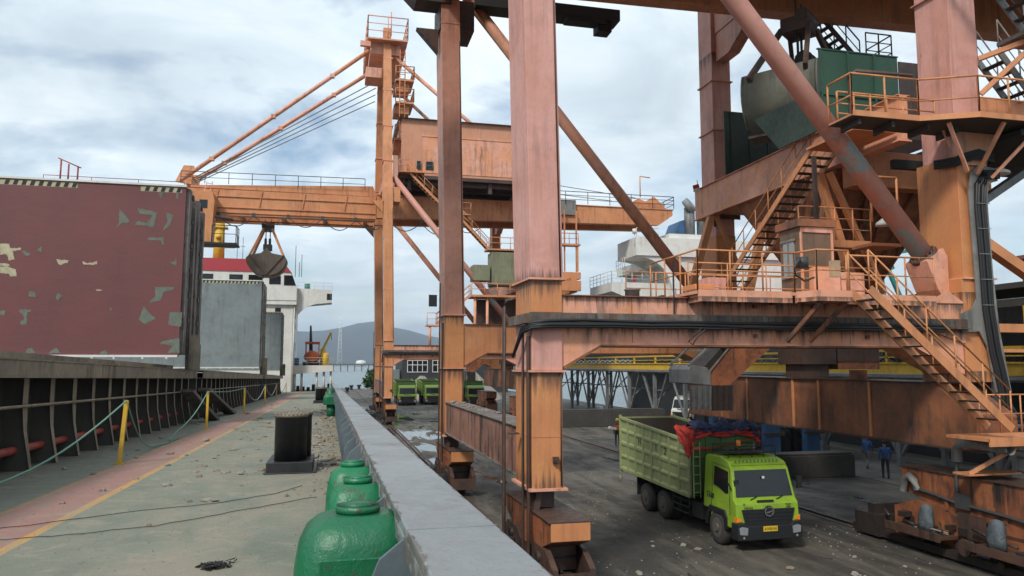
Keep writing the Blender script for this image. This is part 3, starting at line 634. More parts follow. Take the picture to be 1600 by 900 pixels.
# poop deck to the right of the house
mb = MB(); mb.box(-4.6, Y + 2, 2.75, .45, Y + 14, 3.35); mb.prism([(-4.6, 2.75), (.45, 2.75), (.45, 2.5 + .1), (-4.6, 2.2)], 'y', Y + 2.0, Y + 2.2); pd = sh(mb, 'boat_deck', 'white')
for x in (-4.4, -3.5, -1.6, -.7, .2): mb = MB(); mb.tube((x, Y + 2.6, .01), (x, Y + 2.6, 2.6), .16); sh(mb, 'deck_post', 'white', pd)
mb = MB(); railing(mb, [(-4.5, Y + 2.1, 3.36), (.4, Y + 2.1, 3.36), (.4, Y + 13, 3.36)], 1.0, 1.5, .02, (.33, .66)); sh(mb, 'deck_railing', 'white', pd)
mb = MB()
for i in range(7): xx = -4.2 + i * .66; mb.box(xx, Y + 4, .01, xx + .4, Y + 4.6, .5 + .5 * random.random())
sh(mb, 'mooring_winch', 'chassis')
mb = MB(); mb.tube((-.55, Y - 6, .05), (-.55, Y - 6, .6), .3); mb.box(-1.2, Y - 2, .02, -.4, Y - 1, .55); sh(mb, 'mooring_chock', 'redpipe')
mb = MB(); mb.tube((-4.2, Y + 3.2, 3.36), (-4.2, Y + 3.2, 4.3), .3); sh(mb, 'blue_drum', 'bluep')
mb = MB(); mb.lathe([(.4, 3.36), (.4, 4.9), (.25, 5)], (-.5, Y + 3.3, 0), 14); sh(mb, 'vent_post', 'yellow')
# radar mast, yellow
mb = MB(); mb.tube((-14.6, Y + 5, 16.7), (-14.6, Y + 5, 22.5), .75, .6, 12); mb.tube((-16.6, Y + 5, 19), (-12.6, Y + 5, 19), .12); mb.tube((-14.6, Y + 4.2, 20), (-14.6, Y + 4.2, 20.5), .35); mb.box(-15.6, Y + 4.2, 21.5, -13.6, Y + 5.8, 21.7)
ms = sh(mb, 'radar_mast', 'yellow')
mb = MB(); mb.hexa([(-13.9, Y + 4.4, 22.9), (-10.5, Y + 4.4, 22.7), (-10.5, Y + 5.4, 22.7), (-13.9, Y + 5.4, 22.9), (-13.9, Y + 4.4, 23.3), (-10.5, Y + 4.4, 22.95), (-10.5, Y + 5.4, 22.95), (-13.9, Y + 5.4, 23.3)]); sh(mb, 'radar_scanner', 'yellow', ms)
for x in (-17.6, -16.7, -12.3, -11.6): mb = MB(); mb.tube((x, Y + 5, 16.7), (x, Y + 5, 20.4), .035, n=5); mb.tube((x - .3, Y + 5, 19.2), (x + .3, Y + 5, 19.2), .03, n=5); sh(mb, 'antenna', 'wire', ms)
for x, h in ((-3.9, 3), (-4.7, 4.2), (-4.2, 2)): mb = MB(); mb.tube((x, Y + 3, 15), (x, Y + 3, 15 + h), .04, n=5); sh(mb, 'antenna', 'wire', ms)
def shipw(p): return ship.matrix_basis @ Vector(p)
ship.matrix_basis  # evaluated below
SHM = Matrix.Translation(ship.location) @ Matrix.Rotation(-TRIM, 4, 'X')
def S2W(p): return SHM @ Vector(p)
# lifeboat and its crane
lb = thing('lifeboat', 'orange enclosed lifeboat on the boat deck beside the bridge', 'lifeboat', S2W((-2.3, Y + 6, 3.4)), rot=(-TRIM, 0, 0), world=False)
mb = MB(); vs = []; rows = []
for j in range(9):
    t = j / 8; yy = -2.6 + 5.2 * t; wd = 1.15 * math.sin(math.pi * (.08 + .84 * t)) ** .6
    for i in range(12): a = 2 * math.pi * i / 12; vs.append((wd * math.cos(a), yy, 1.15 + .75 * math.sin(a) * (1 if math.sin(a) < 0 else 1.1)))
fs = [(j * 12 + i, j * 12 + (i + 1) % 12, (j + 1) * 12 + (i + 1) % 12, (j + 1) * 12 + i) for j in range(8) for i in range(12)] + [tuple(range(12)), tuple(range(96, 108))]
mb.add(vs, fs, True).build('boat_hull', 'lifeboat', lb, local=True)
mb = MB(); mb.box(-.95, -1.2, 2.9, .95, 1.2, 3.15)
for sx in (-.85, .85):
    for sy in (-1.1, 1.1): mb.box(sx - .05, sy - .05, 1.5, sx + .05, sy + .05, 2.9)
mb.build('davit_frame', 'lifeboat', lb, local=True)
mb = MB(); mb.tube((-.2, 0, 2), (-.3, 0, 5.4), .25, .12, 8); mb.build('davit_post', 'wire', lb, local=True)
mb = MB(); mb.box(-1.2, -2, 0, 1.2, 2, .45); mb.build('cradle', 'chassis', lb, local=True)
cr = thing('deck_crane', 'small yellow and black crane beside the orange lifeboat', 'crane', S2W((-.9, Y + 5, 3.4)), rot=(-TRIM, 0, 0), world=False)
MB().tube((0, 0, 0), (0, 0, 2.2), .35).build('pedestal', 'yellow', cr, local=True); MB().bar((-.2, 0, 1.8), (1.0, 0, 4.4), .3, .3).build('jib', 'yellow', cr, local=True); MB().tube((1.0, 0, 4.4), (1.1, 0, 3.4), .04).build('hook_wire', 'wire', cr, local=True)
# ropes strung from post to post and lying on the deck
def sag(a, b, s, n=14): a, b = Vector(a), Vector(b); return [a.lerp(b, i / n) + Vector((0, 0, -s * math.sin(math.pi * i / n))) for i in range(n + 1)]
tops = [(-3.87, 6.4, 1.2), (-3.8, 16.1, 1.2), (-3.85, 26.6, 1.2), (-3.87, 38, 1.2), (-3.95, 50.9, 1.2), (-4.1, 64, 1.2), (-4.2, 80, 1.2)]
pts = [(-5.0, 7.3, .35)] + sag((-4.6, 9.0, .25), tops[1], .42)
rp = MB(); rp.path([S2W(p) for p in pts], .016, 6); tag(rp.build('rope', 'ropeg'), 'pale green rope rising taut from the deck to the nearest yellow post', 'rope')
rp = MB(); rp.path([S2W(p) for p in sag(tops[1], (-4.0, 19.5, .03), .25, 10) + [(-3.9, 21, .02), (-3.95, 22.5, .02)]], .013, 6); tag(rp.build('rope', 'ropeg'), 'green rope drooping from the nearest yellow post down onto the deck', 'rope')
rp = MB(); rp.path([S2W(p) for p in [(-4.0, 21.5, .03)] + sag((-4.0, 22.5, .2), tops[2], .15, 8) + sag(tops[2], tops[3], .08, 10)[1:]], .02, 6); tag(rp.build('rope', 'ropeg'), 'green rope looped up to the second yellow post', 'rope')
for k in (3, 4, 5):
    rp = MB(); rp.path([S2W(p) for p in sag(tops[k], tops[k + 1], .75, 12)], .03, 5)
    tag(rp.build('rope', 'wirelt'), ['slack rope hanging between the third and fourth yellow posts', 'slack rope hanging between the fourth and fifth yellow posts', 'farthest slack rope before the white bridge'][k - 3], 'rope')
for i, (pts, lab) in enumerate([([(-4.4, 9.0), (-3.2, 9.6), (-2.2, 10.3), (-1.4, 10.6), (-.7, 11.3), (-.3, 12.2)], 'thin dark cord lying across the walkway farther from the camera'),
                                ([(-4.6, 8.3), (-3.4, 8.8), (-2.6, 8.9), (-1.8, 9.2), (-1.1, 9.9), (-.3, 10.7), (-.1, 10.9)], 'thin dark cord lying across the walkway nearer to the camera')]):
    P_ = []
    for a, b in zip(pts, pts[1:]):
        for j in range(6): t = j / 6; P_.append((a[0] + (b[0] - a[0]) * t + random.uniform(-.02, .02), a[1] + (b[1] - a[1]) * t + random.uniform(-.03, .03), .012))
    rp = MB(); rp.path([S2W(p) for p in P_], .0045, 5); tag(rp.build('cord', 'wire'), lab, 'cord')
# accommodation-like gangway struts by the coaming
for i, (y0, y1) in enumerate(((29.5, 33.0), (33.5, 38.5))):
    mb = MB(); mb.bar((-5.0, y0, 1.2), (-4.4, y1 - 1, .02), .5, .12); mb.bar((-5.0, y0 + 1.5, 1.1), (-4.5, y1, .02), .08, .08); sh(mb, 'inclined_ladder', 'covedge')

# ---- stones
def stone_mesh(seed, n=1):
    bm = bmesh.new(); bmesh.ops.create_icosphere(bm, subdivisions=2, radius=1)
    rnd = random.Random(seed); sx, sy, sz = rnd.uniform(.8, 1.3), rnd.uniform(.6, 1), rnd.uniform(.4, .7)
    for v in bm.verts:
        k = 1 + .55 * mnoise.noise(v.co * 1.3 + Vector((seed, 0, 0))); v.co *= k; v.co.x *= sx; v.co.y *= sy; v.co.z = max(v.co.z * sz, -.25)
        v.co.z += .25
    me = bpy.data.meshes.new('stone'); bm.to_mesh(me); bm.free(); return me
SM = [stone_mesh(i) for i in range(10)]
for i, me in enumerate(SM): me.materials.append(M['stone' if i % 3 else 'stone2'])
def stone(p, r, group, label):
    o = bpy.data.objects.new('stone', random.choice(SM)); COL.objects.link(o); o.location = p; o.scale = (r, r, r); o.rotation_euler = (0, 0, random.uniform(0, 6.28)); tag(o, label, 'stone', group); return o
sp_ = [(-1.5, 10.9, .085), (-1.75, 10.9, .045), (-2.35, 12.6, .07), (-3.0, 13.6, .04), (-2.05, 13.6, .06), (-1.25, 12.3, .03), (-3.35, 11.2, .04), (-3.15, 12.3, .05), (-2.9, 15.5, .06), (-4.6, 15.4, .05), (-5.0, 14.6, .045), (-4.4, 22.6, .08), (-3.3, 17.9, .07), (-2.9, 17.4, .06), (-1.4, 13.8, .08), (-1.1, 14.2, .07), (-1.9, 9.3, .03)]
for x, y, r in sp_: stone(S2W((x, y, .0)), r, 'pale stones scattered on the deck', 'pale stone lying loose on the dusty green deck')
for i in range(110):
    y = random.uniform(14, 50); x = random.choice([random.uniform(-.7, .1), random.uniform(-.5, .15), random.uniform(-4.8, -.6)])
    stone(S2W((x, y, 0)), random.uniform(.03, .11) * (1 if y > 20 else .75), 'pale stones scattered on the deck', 'pale stone lying loose on the dusty green deck')
for i in range(70):
    y = random.uniform(14, 34); x = random.choice([random.gauss(-2.0, .6), random.gauss(-.2, .25)]); x = max(-3.2, min(x, .2))
    o = stone(S2W((x, y, 0)), random.uniform(.05, .12), 'tan rubble chunks on the deck', 'tan rubble chunk lying on the deck past the bollard'); o.scale.z *= .5
def rubble(name, fn, n, label, mat='stone', z=0):
    mb = MB()
    for i in range(n):
        x, y, r, ok = fn()
        if not ok: continue
        p = S2W((x, y, 0)) if z is None else Vector((x, y, z)); t = random.uniform(0, 6.28)
        c = [(math.cos(t + k * 2.09) * r, math.sin(t + k * 2.09) * r * random.uniform(.6, 1), 0) for k in range(3)]
        mb.add([p + Vector(q) for q in c] + [p + Vector((0, 0, r * random.uniform(.4, .9)))], [(0, 1, 3), (1, 2, 3), (2, 0, 3), (0, 2, 1)])
    o = mb.build(name, mat); return tag(o, label, 'gravel', kind='stuff')
def fd():
    y = 3 + 50 * random.random() ** 1.6; x = random.choice([random.uniform(-5.2, .4), random.uniform(-2.5, .45)]); return x, y, random.uniform(.004, .014) * (1 + y * .03), True
rubble('gravel', fd, 3200, 'fine crushed stone scattered over the deck', 'stone2', z=None)
def fd2():
    y = random.uniform(11, 34); x = .3 - abs(random.gauss(0, .35)); return x, y, random.uniform(.02, .06), True
rubble('gravel', fd2, 500, 'tan spilled rubble heaped along the bulwark', 'stone2', z=None)
mb = MB()
for i in range(60):
    a = Vector((-.93 + random.gauss(0, .06), 7.1 + random.gauss(0, .05), 0)); mb.path([S2W(a + Vector((random.uniform(-.05, .05), random.uniform(-.05, .05), random.uniform(.0, .04)))) for _ in range(4)], .006, 4)
tag(mb.build('rag', 'chassis'), 'small crumpled black rag lying on the deck', 'rag')

# ------------------------------------------------------------------ gantry grab unloaders
def festoon(y, z, x0, x1, n, s):
    mb = MB()
    for i in range(n):
        a = (x0 + (x1 - x0) * i / n, y, z); b = (x0 + (x1 - x0) * (i + 1) / n, y, z); mb.path(sag(a, b, s * random.uniform(.8, 1.1), 10), .045, 5); mb.box(a[0] - .15, y - .1, z - .1, a[0] + .15, y + .1, z + .25)
    return mb
def wheel_bogie(root, x, yc, zt, wide, big):
    """equaliser, two rocker frames and wheels under one leg"""
    half = 2.75 if big else 2.2
    zb = zt - (.85 if big else .62)
    mb = MB(); mb.prism([(yc - half, zb + .2), (yc - half, zt), (yc + half, zt), (yc + half, zb + .2), (yc + .9, zb - .25), (yc - .9, zb - .25)], 'x', x - wide / 2, x + wide / 2)
    for k in (-.62, -.2, .3, .7): mb.box(x - wide / 2 - .03, yc + k * half - .02, zb + .25, x - wide / 2 - .001, yc + k * half + .02, zt - .02)
    b = mb.build('bogie', 'bogie', root)
    mb = MB(); mb.box(x - wide / 2 - .05, yc - half - .03, zt + .003, x + wide / 2 + .05, yc + half + .03, zt + .03); mb.build('bogie_top_plate', 'rustdark', b)
    mb = MB(); mb.box(x - wide / 2 + .002, yc - half - .03, zb + .22, x + wide / 2 - .002, yc - half - .003, zt - .003); mb.build('bogie_end_plate', 'orange2' if not big else 'bogie', b)
    for s in (-1, 1):
        c = yc + s * half * .62
        mb = MB(); mb.prism([(c - half * .5, .25), (c - half * .5, zb - .35), (c - .5, zb - .05), (c + .5, zb - .05), (c + half * .5, zb - .35), (c + half * .5, .25)], 'x', x - wide / 2 - .04, x - wide / 2 + .10)
        mb.prism([(c - half * .5, .25), (c - half * .5, zb - .35), (c - .5, zb - .05), (c + .5, zb - .05), (c + half * .5, zb - .35), (c + half * .5, .25)], 'x', x + wide / 2 - .10, x + wide / 2 + .04)
        mb.box(x - wide / 2 + .1, c - .12, zb - .6, x + wide / 2 - .1, c + .12, zb - .06); mb.box(x - wide / 2 + .1, c - half * .5, .3, x + wide / 2 - .1, c - half * .5 + .1, zb - .45)
        fr = mb.build('rocker_frame', 'bogie' if big else 'rustdark', root)
        for t in (-.27, .27): mb = MB(); mb.wheel((x, c + t * half, .36), .29, .22, 18); mb.build('wheel', 'bogdark', fr)
        mb = MB(); mb.tube((x - wide / 2 - .12, c, zb - .3), (x + wide / 2 + .12, c, zb - .3), .13, n=10); mb.build('pivot_pin', 'bogdark', fr)
        mb = MB(); mb.box(x - wide / 2 - .55, c - .35, .45, x - wide / 2 - .06, c + .1, .8); mb.tube((x - wide / 2 - .3, c - .7, .62), (x - wide / 2 - .3, c - .2, .62), .17, n=12); mb.build('travel_motor', 'chassis', fr)
def crane(y0, label, upper, lower, name='gantry_crane', fine=True):
    root = thing(name, label, 'crane', (5.3, y0, 0)); B = lambda mb, n, m, p=root, **k: mb.build(n, m, p, **k)
    yf = y0 + 14.45; ya = (y0, yf); D = 1.68; ym = y0 + 7.2
    # ---- waterside legs
    for j, ys in enumerate(ya):
        mb = MB()
        def seg(z0, z1, ox0, ox1, g=0, mat=0, w0=.395):
            mb.mat = mat; cx = 5.295
            mb.hexa([(cx - w0 + ox0 - g, ys - g, z0), (cx + w0 + ox0 + g, ys - g, z0), (cx + w0 + ox0 + g, ys + D + g, z0), (cx - w0 + ox0 - g, ys + D + g, z0),
                     (cx - w0 + ox1 - g, ys - g, z1), (cx + w0 + ox1 + g, ys - g, z1), (cx + w0 + ox1 + g, ys + D + g, z1), (cx - w0 + ox1 - g, ys + D + g, z1)])
        seg(2.32, 5.25, 0, 0, 0, 1); seg(5.25, 6.7, 0, 0, .004, 0 if j == 0 else 1); seg(6.7, 7.55, 0, 0, .002, 1); seg(7.55, 22, 0, -.33, .03, 0)
        lg = B(mb, 'leg', [upper if j == 0 or y0 > 50 else 'pinkdark', lower], bevel=.012)
        mb = MB()
        for z, gg, h in ((5.2, .09, .05), (7.52, .10, .05), (2.30, .10, .06)): ox = 0; mb.box(5.295 - .395 - gg, ys - gg, z, 5.295 + .395 + gg, ys + D + gg, z + h)
        for z in ((12.3, 17.2, 20.8) if y0 > 50 else (20.8,)): ox = -.33 * (z - 7.5) / 14.5; mb.box(5.295 - .45 + ox, ys - .05, z, 5.295 + .45 + ox, ys + D + .05, z + .04)
        B(mb, 'leg_flange', 'beam', lg)
        mb = MB()
        for z in ((3.6, 6.25) if j == 0 else (9.4,)): g_ = .006 if z < 7 else .036; ox = 0 if z < 7.5 else -.33 * (z - 7.5) / 14.5; mb.box(5.295 - .395 - g_ + ox, ys - g_ - .004, z, 5.295 + .395 + g_ + ox, ys - g_ + .003, z + .007); mb.box(5.295 - .395 - g_ + ox - .004, ys, z, 5.295 - .395 - g_ + ox + .003, ys + D, z + .007)
        for k in range(5):
            for xx in (4.93, 5.60): z = 2.45 + k * .06; mb.box(xx, ys - .012, z, xx + .04, ys - .001, z + .03)
        B(mb, 'plate_seam', 'pinkdark', lg)
        mb = MB(); mb.box(5.05, ys + .3, 1.85, 5.55, ys + D - .3, 2.3); mb.hexa([(4.95, ys + .1, 1.8), (5.1, ys + .1, 1.8), (5.1, ys + .2, 1.8), (4.95, ys + .2, 1.8), (5.05, ys + .1, 2.29), (5.2, ys + .1, 2.29), (5.2, ys + .2, 2.29), (5.05, ys + .2, 2.29)]); B(mb, 'leg_foot', 'rustdark', lg)
        mb = MB(); mb.tube((5.66 - .02, ys - .05, 7.6), (5.40, ys - .05, 20), .02, n=5); mb.tube((5.64, ys - .03, 2.4), (5.64, ys - .03, 5.2), .018, n=5); B(mb, 'conduit', 'rustdark', lg)
        wheel_bogie(root, 5.42, ys + .8, 1.8, .94, False)
    if fine:
        mb = MB(); mb.box(5.42, y0 - .10, 2.95, 5.56, y0 - .01, 3.12); mb.tube((5.49, y0 - .2, 3.03), (5.49, y0 - .1, 3.03), .06, n=12); B(mb, 'warning_lamp', 'rustdark')
        # cable pipes running down beside the near leg
        mb = MB(); mb.path([(4.74, y0 + .3, .5), (4.74, y0 + .3, 6.2), (4.76, y0 + .3, 6.42), (4.85, y0 - .08, 6.55)], .035, 6); mb.path([(4.83, y0 + .1, .6), (4.83, y0 + .1, 6.1)], .05, 6); mb.path([(4.62, y0 + 1.9, .5), (4.62, y0 + 1.9, 6.95), (4.68, y0 + 1.9, 7.15), (4.95, y0 + 1.9, 7.2)], .05, 8); B(mb, 'cable_pipe', 'rustdark')
        mb = MB(); mb.box(4.55, y0 + .9, 3.6, 4.80, y0 + 1.1, 3.64); B(mb, 'pipe_bracket', 'rustdark')
        mb = MB(); mb.path([(4.80, yf + .3, 1.2), (4.80, yf + .3, 7.2)], .05, 6); mb.path([(4.72, yf + .7, .4), (4.72, yf + .7, 9)], .035, 6); B(mb, 'cable_pipe', 'rustdark')
    # ---- sill beams
    mb = MB(); mb.box(4.93, y0 + D + .03, 2.5, 5.66, yf - .03, 3.74); sb = B(mb, 'sill_beam', 'sill2')
    mb = MB(); mb.box(4.86, y0 + D + .03, 3.743, 5.73, yf - .03, 3.77); mb.box(4.86, y0 + D + .03, 2.46, 5.73, yf - .03, 2.497); B(mb, 'beam_flange', 'covedge', sb)
    mb = MB(); mb.prism([(y0 - .62, 3.0), (y0 - .62, 3.95), (y0 + .9, 4.84), (yf + 2.2, 4.84), (yf + 2.2, 3.0)], 'x', 17.5, 18.9)
    sb = B(mb, 'sill_beam', 'sill'); mb = MB()
    for yy in (3.6, 6.3, 7.9, 11.2, 13.4): mb.box(17.45, y0 + yy - .05, 3.02, 17.499, y0 + yy + .05, 4.82)
    B(mb, 'beam_rib', 'orange', sb); mb = MB(); mb.box(17.4, y0 + .9, 4.843, 19.0, yf + 2.2, 4.87); mb.box(17.35, y0 - .7, 2.96, 19.0, yf + 2.2, 2.997); B(mb, 'beam_flange', 'rustdark', sb)
    # ---- landside legs
    for j, ys in enumerate(ya):
        mb = MB(); mb.mat = 1; mb.box(17.9, ys, 4.88, 19.05, ys + 1.7, 7.9); mb.box(18.0, ys + .02, 7.9, 19.04, ys + 1.6, 11.6); mb.mat = 0; mb.box(18.02, ys + .04, 11.6, 19.02, ys + 1.35, 23.6)
        lg = B(mb, 'leg', [upper, lower], bevel=.012)
        mb = MB(); mb.box(17.93, ys - .06, 7.88, 19.12, ys + 1.7, 7.93); mb.box(17.93, ys - .05, 16.8, 19.1, ys + 1.42, 16.85); mb.box(17.93, ys - .05, 19.3, 19.1, ys + 1.42, 19.35); B(mb, 'leg_flange', 'beam', lg)
        if j == 1:
            mb = MB(); mb.box(17.9, ys - .02, 12.0, 18.02, ys + .02, 14); mb.box(17.85, ys - .04, 12.4, 19.3, ys - .01, 13.7); B(mb, 'joint_plate', 'rustdark', lg)
        wheel_bogie(root, 17.6, ys + (-.95 if j == 0 else .9), 2.3, 1.1, True)
    # ---- portal beams along x
    for j, ys in enumerate(ya):
        y1, y2 = ys + .06, ys + 1.5
        mb = MB(); mb.prism([(5.70, 7.13), (5.70, 5.32), (6.75, 5.9), (16.2, 5.9), (17.88, 5.1), (17.88, 7.13)], 'y', y1, y2)
        pb = B(mb, 'portal_beam', 'beam' if j == 0 else 'orange')
        mb = MB()
        for x in (7.6, 9.9, 12.2, 14.1, 15.9): mb.box(x, y1 - .006, 5.95, x + .015, y1 - .001, 7.12)
        B(mb, 'plate_seam', 'sill', pb)
        mb = MB(); mb.box(5.72, y1 - .1, 7.133, 17.88, y2 + .1, 7.16); mb.bar((6.75, y1 + .7, 5.87), (16.2, y1 + .7, 5.87), 1.7, .03); mb.bar((5.72, y1 + .7, 5.3), (6.75, y1 + .7, 5.87), 1.6, .03); B(mb, 'beam_flange', 'sill', pb)
        if j == 0:
            mb = MB(); mb.box(4.80, y1 - .20, 6.42, 17.9, y1 - .17, 6.69); mb.box(4.80, y1 - .34, 6.40, 17.9, y1 - .17, 6.42)
            for k in range(60): x = 5.0 + k * .215; mb.box(x, y1 - .215, 6.45, x + .06, y1 - .201, 6.66)
            mb.box(4.70, y1 - .2, 6.42, 4.80, y1 + 1.7, 6.66)
            t = B(mb, 'cable_tray', 'traybrown', pb)
            mb = MB()
            for k in range(4): mb.path([(4.72, y1 + 1.2, 5.6), (4.70, y1 + .1, 6.2 + k * .05), (4.86, y1 - .32, 6.3 + k * .045)] + [(5.3 + i * .9, y1 - .30 - .02 * (k % 2), 6.34 + k * .05 + random.uniform(-.02, .02)) for i in range(14)], .042, 6)
            mb.path([(9.4, y1 - .36, 6.35), (9.2, y1 - .38, 6.15), (9.0, y1 - .38, 5.98), (9.12, y1 - .38, 5.9), (9.22, y1 - .38, 6.05), (9.5, y1 - .36, 6.3)], .018, 6)
            B(mb, 'cable', 'black', t)
    # ---- diagonal braces
    for j, ys in enumerate(ya):
        mb = MB(); mb.tube((5.5, ys + .9, 23.12), (17.6, ys + .9, 8.49), .30 if j == 0 else .28, n=24)
        br = B(mb, 'diagonal_brace', 'tube' if j == 0 else 'beam')
        mb = MB(); mb.tube((17.42, ys + .9, 8.71), (17.50, ys + .9, 8.61), .42, n=24)
        for a in range(16): t = a / 16 * 6.283; d = Vector((.641, 0, -.767)); u_ = Vector((0, 1, 0)); v_ = d.cross(u_); c = Vector((17.46, ys + .9, 8.66)) + (u_ * math.cos(t) + v_ * math.sin(t)) * .36; mb.tube(c - d * .12, c + d * .12, .03, n=6)
        B(mb, 'brace_flange', 'rustdark', br)
        mb = MB(); mb.hexa([(16.2, ys + .5, 8.1), (16.95, ys + .5, 7.2), (16.95, ys + 1.3, 7.2), (16.2, ys + 1.3, 8.1)] + [(17.0, ys + .5, 8.7), (17.99, ys + .5, 7.9), (17.99, ys + 1.3, 7.9), (17.0, ys + 1.3, 8.7)]) if False else mb.prism([(17.15, 8.45), (17.75, 8.85), (17.89, 8.6), (17.89, 7.0), (17.5, 7.6)], 'y', ys + .45, ys + 1.35)
        mb.prism([(16.6, 7.16), (17.4, 7.5), (17.89, 7.2), (17.89, 6.0), (16.9, 6.3)], 'y', ys - .02, ys + .03)
        B(mb, 'brace_bracket', 'beam', br)
        mb = MB(); mb.box(4.5, ys + .1, 20.6, 6.1, ys + D + .2, 22.0); mb.prism([(3.5, 20.7), (4.5, 20.7), (4.5, 19.6)], 'y', ys + .5, ys + .9); B(mb, 'leg_head', 'rustdark' if j else upper)
    # ---- upper works
    mb = MB()
    for s in (-1, 1): mb.prism([(4.2, 19.9), (34.6, 20.5), (36.2, 21.6), (36.2, 22.2), (4.2, 22.2)], 'y', ym + s * 1.9 - .35, ym + s * 1.9 + .35)
    mb.box(4.2, ym - 2.35, 22.2, 36.3, ym + 2.35, 22.28)
    bm_ = B(mb, 'trolley_girder', 'orange')
    mb = MB()
    for s in (-1, 1):
        mb.prism([(-13.6, 20.0), (-14.2, 21.2), (-13.6, 22.0), (4.1, 22.0), (4.1, 19.6), (-12.6, 19.5)], 'y', ym + s * 1.9 - .35, ym + s * 1.9 + .35)
        for z in (19.75, 20.25, 21.3): mb.box(-12.8, ym + s * 1.9 - .46, z, 4.1, ym + s * 1.9 + .46, z + .06)
        mb.prism([(-13.2, 22.3), (3.8, 23.1), (4.1, 22.4), (4.1, 22.05), (-13.2, 22.1)], 'y', ym + s * 1.9 - .25, ym + s * 1.9 + .25)
        for x in range(-11, 4, 4): mb.bar((x, ym + s * 1.9 - .42, 20.2), (x + .3, ym + s * 1.9 - .42, 22), .06, .1)
    for x in range(-13, 4, 4): mb.box(x, ym - 1.5, 19.7, x + .3, ym + 1.5, 20.2)
    bo = B(mb, 'boom', 'orange')
    mb = MB(); railing(mb, [(-14, ym - 2.6, 22.4), (3, ym - 2.6, 22.6)], 1.1, 2.1, .035, (.5,)); railing(mb, [(6.5, ym - 2.6, 22.3), (36.2, ym - 2.6, 22.3), (36.2, ym + 2.6, 22.3)], 1.3, 2.4, .04, (.35, .7)); B(mb, 'boom_railing', 'wire', bo)
    if y0 > 50:
        mb = MB(); mb.box(-13.6, ym - 1.7, 22.3, -13.2, ym + 1.7, 23.2); mb.tube((-13.6, ym - 2.2, 23.5), (-13.6, ym + 2.2, 23.5), .22, n=8); mb.prism([(-14.6, 22.6), (-13.9, 24.2), (-13.0, 24.2), (-13.2, 22.4)], 'y', ym - 2.0, ym - 1.7); mb.prism([(-14.6, 22.6), (-13.9, 24.2), (-13.0, 24.2), (-13.2, 22.4)], 'y', ym + 1.7, ym + 2.0); B(mb, 'boom_tip', 'salmon', bo)
        mb = MB(); mb.prism([(-13.4, 16.6), (-13.4, 21.3), (-10.9, 21.3), (-10.7, 20.4), (-10.9, 16.6)], 'y', ym - 4.3, ym - 2.4); cb = B(mb, 'operator_cabin', 'orange2')
        mb = MB(); mb.box(-13.2, ym - 4.32, 19.7, -12.4, ym - 4.303, 20.5); mb.box(-12.0, ym - 4.32, 19.7, -11.3, ym - 4.303, 20.5); mb.box(-13.38, ym - 4.32, 17.4, -12.8, ym - 4.303, 18.9); B(mb, 'window', 'glass', cb)
        mb = MB(); mb.box(-13.4, ym - 4.5, 16.4, -8.6, ym - 2.2, 16.55); railing(mb, [(-10.8, ym - 4.4, 16.56), (-8.7, ym - 4.4, 16.56), (-8.7, ym - 2.3, 16.56)], 1.6, 1, .04, (.5,)); mb.bar((-10.6, ym - 4.4, 18.9), (-9.0, ym - 4.4, 18.7), .8, .1); B(mb, 'cabin_platform', 'chassis', cb)
        mb = MB()
        for k in (-.25, .25): mb.tube((-11.9 + k, ym - 2.75, 20.4), (-11.4 + k, ym - 2.75, 22.6), .04, n=5)
        for k in range(6): z = 20.5 + k * .38; mb.tube((-12.1 + k * .09, ym - 2.75, z), (-11.6 + k * .09, ym - 2.75, z), .03, n=5)
        B(mb, 'ladder', 'beam', cb)
        B(festoon(ym - 2.6, 19.5, -10.6, 15, 8, 1.0), 'festoon_cable', 'wire', bo)
        mb = MB(); mb.box(27.6 - 6, ym - 2.5, 21.1, 30 - 5, ym - 2.36, 22.7); B(mb, 'notice_board', 'steelgrey', bm_)
        mb = MB(); mb.box(31.6, ym - 2, 22.3, 35.4, ym + 2, 22.9); mb.prism([(31.6, 22.9), (32.5, 23.5), (33.4, 23.2), (34.4, 23.8), (35.4, 22.9)], 'y', ym - 1.5, ym + 1.5); mb.tube((33.4, ym, 24), (33.4, ym, 26.4), .07); mb.tube((33.4, ym, 26.4), (34.6, ym, 26.3), .06); B(mb, 'rear_sheaves', 'orange', bm_)
        # trolley-side platforms beyond the near crane's leg
        mb = MB(); mb.box(20.3, ym - 3.3, 17.7, 25.2, ym - 2.3, 17.9); railing(mb, [(21, ym - 3.2, 17.9), (25, ym - 3.2, 17.9)], 1.1, 1, .04); mb.box(24.8, ym - 3.2, 15, 25.0, ym - 3.0, 17.7); mb.box(20.5, ym - 3.3, 14.2, 25.2, ym - 2.3, 14.9)
        for x in (22.3, 23.6, 24.9): mb.bar((x, ym - 2.8, 15), (x, ym - 2.8, 21.5), .14, .14, (0, 1, 0))
        B(mb, 'maintenance_cage', 'orange', bm_)
    # machinery house
    mb = MB(); mb.box(6.3, y0 + 2.0, 23.7, 20.5, y0 + 12.5, 29.3); mh = B(mb, 'machinery_house', 'house')
    mb = MB(); mb.prism([(y0 + 1.6, 29.303), (y0 + 12.9, 29.303), (y0 + 7, 29.9)], 'x', 6.0, 20.9); B(mb, 'roof', 'steelgrey', mh)
    mb = MB(); mb.box(8.4, y0 + 1.95, 24.0, 20.5, y0 + 1.993, 27.6); mb.box(8.3, y0 + 1.90, 27.62, 20.5, y0 + 1.993, 27.75); B(mb, 'door', 'beam', mh)
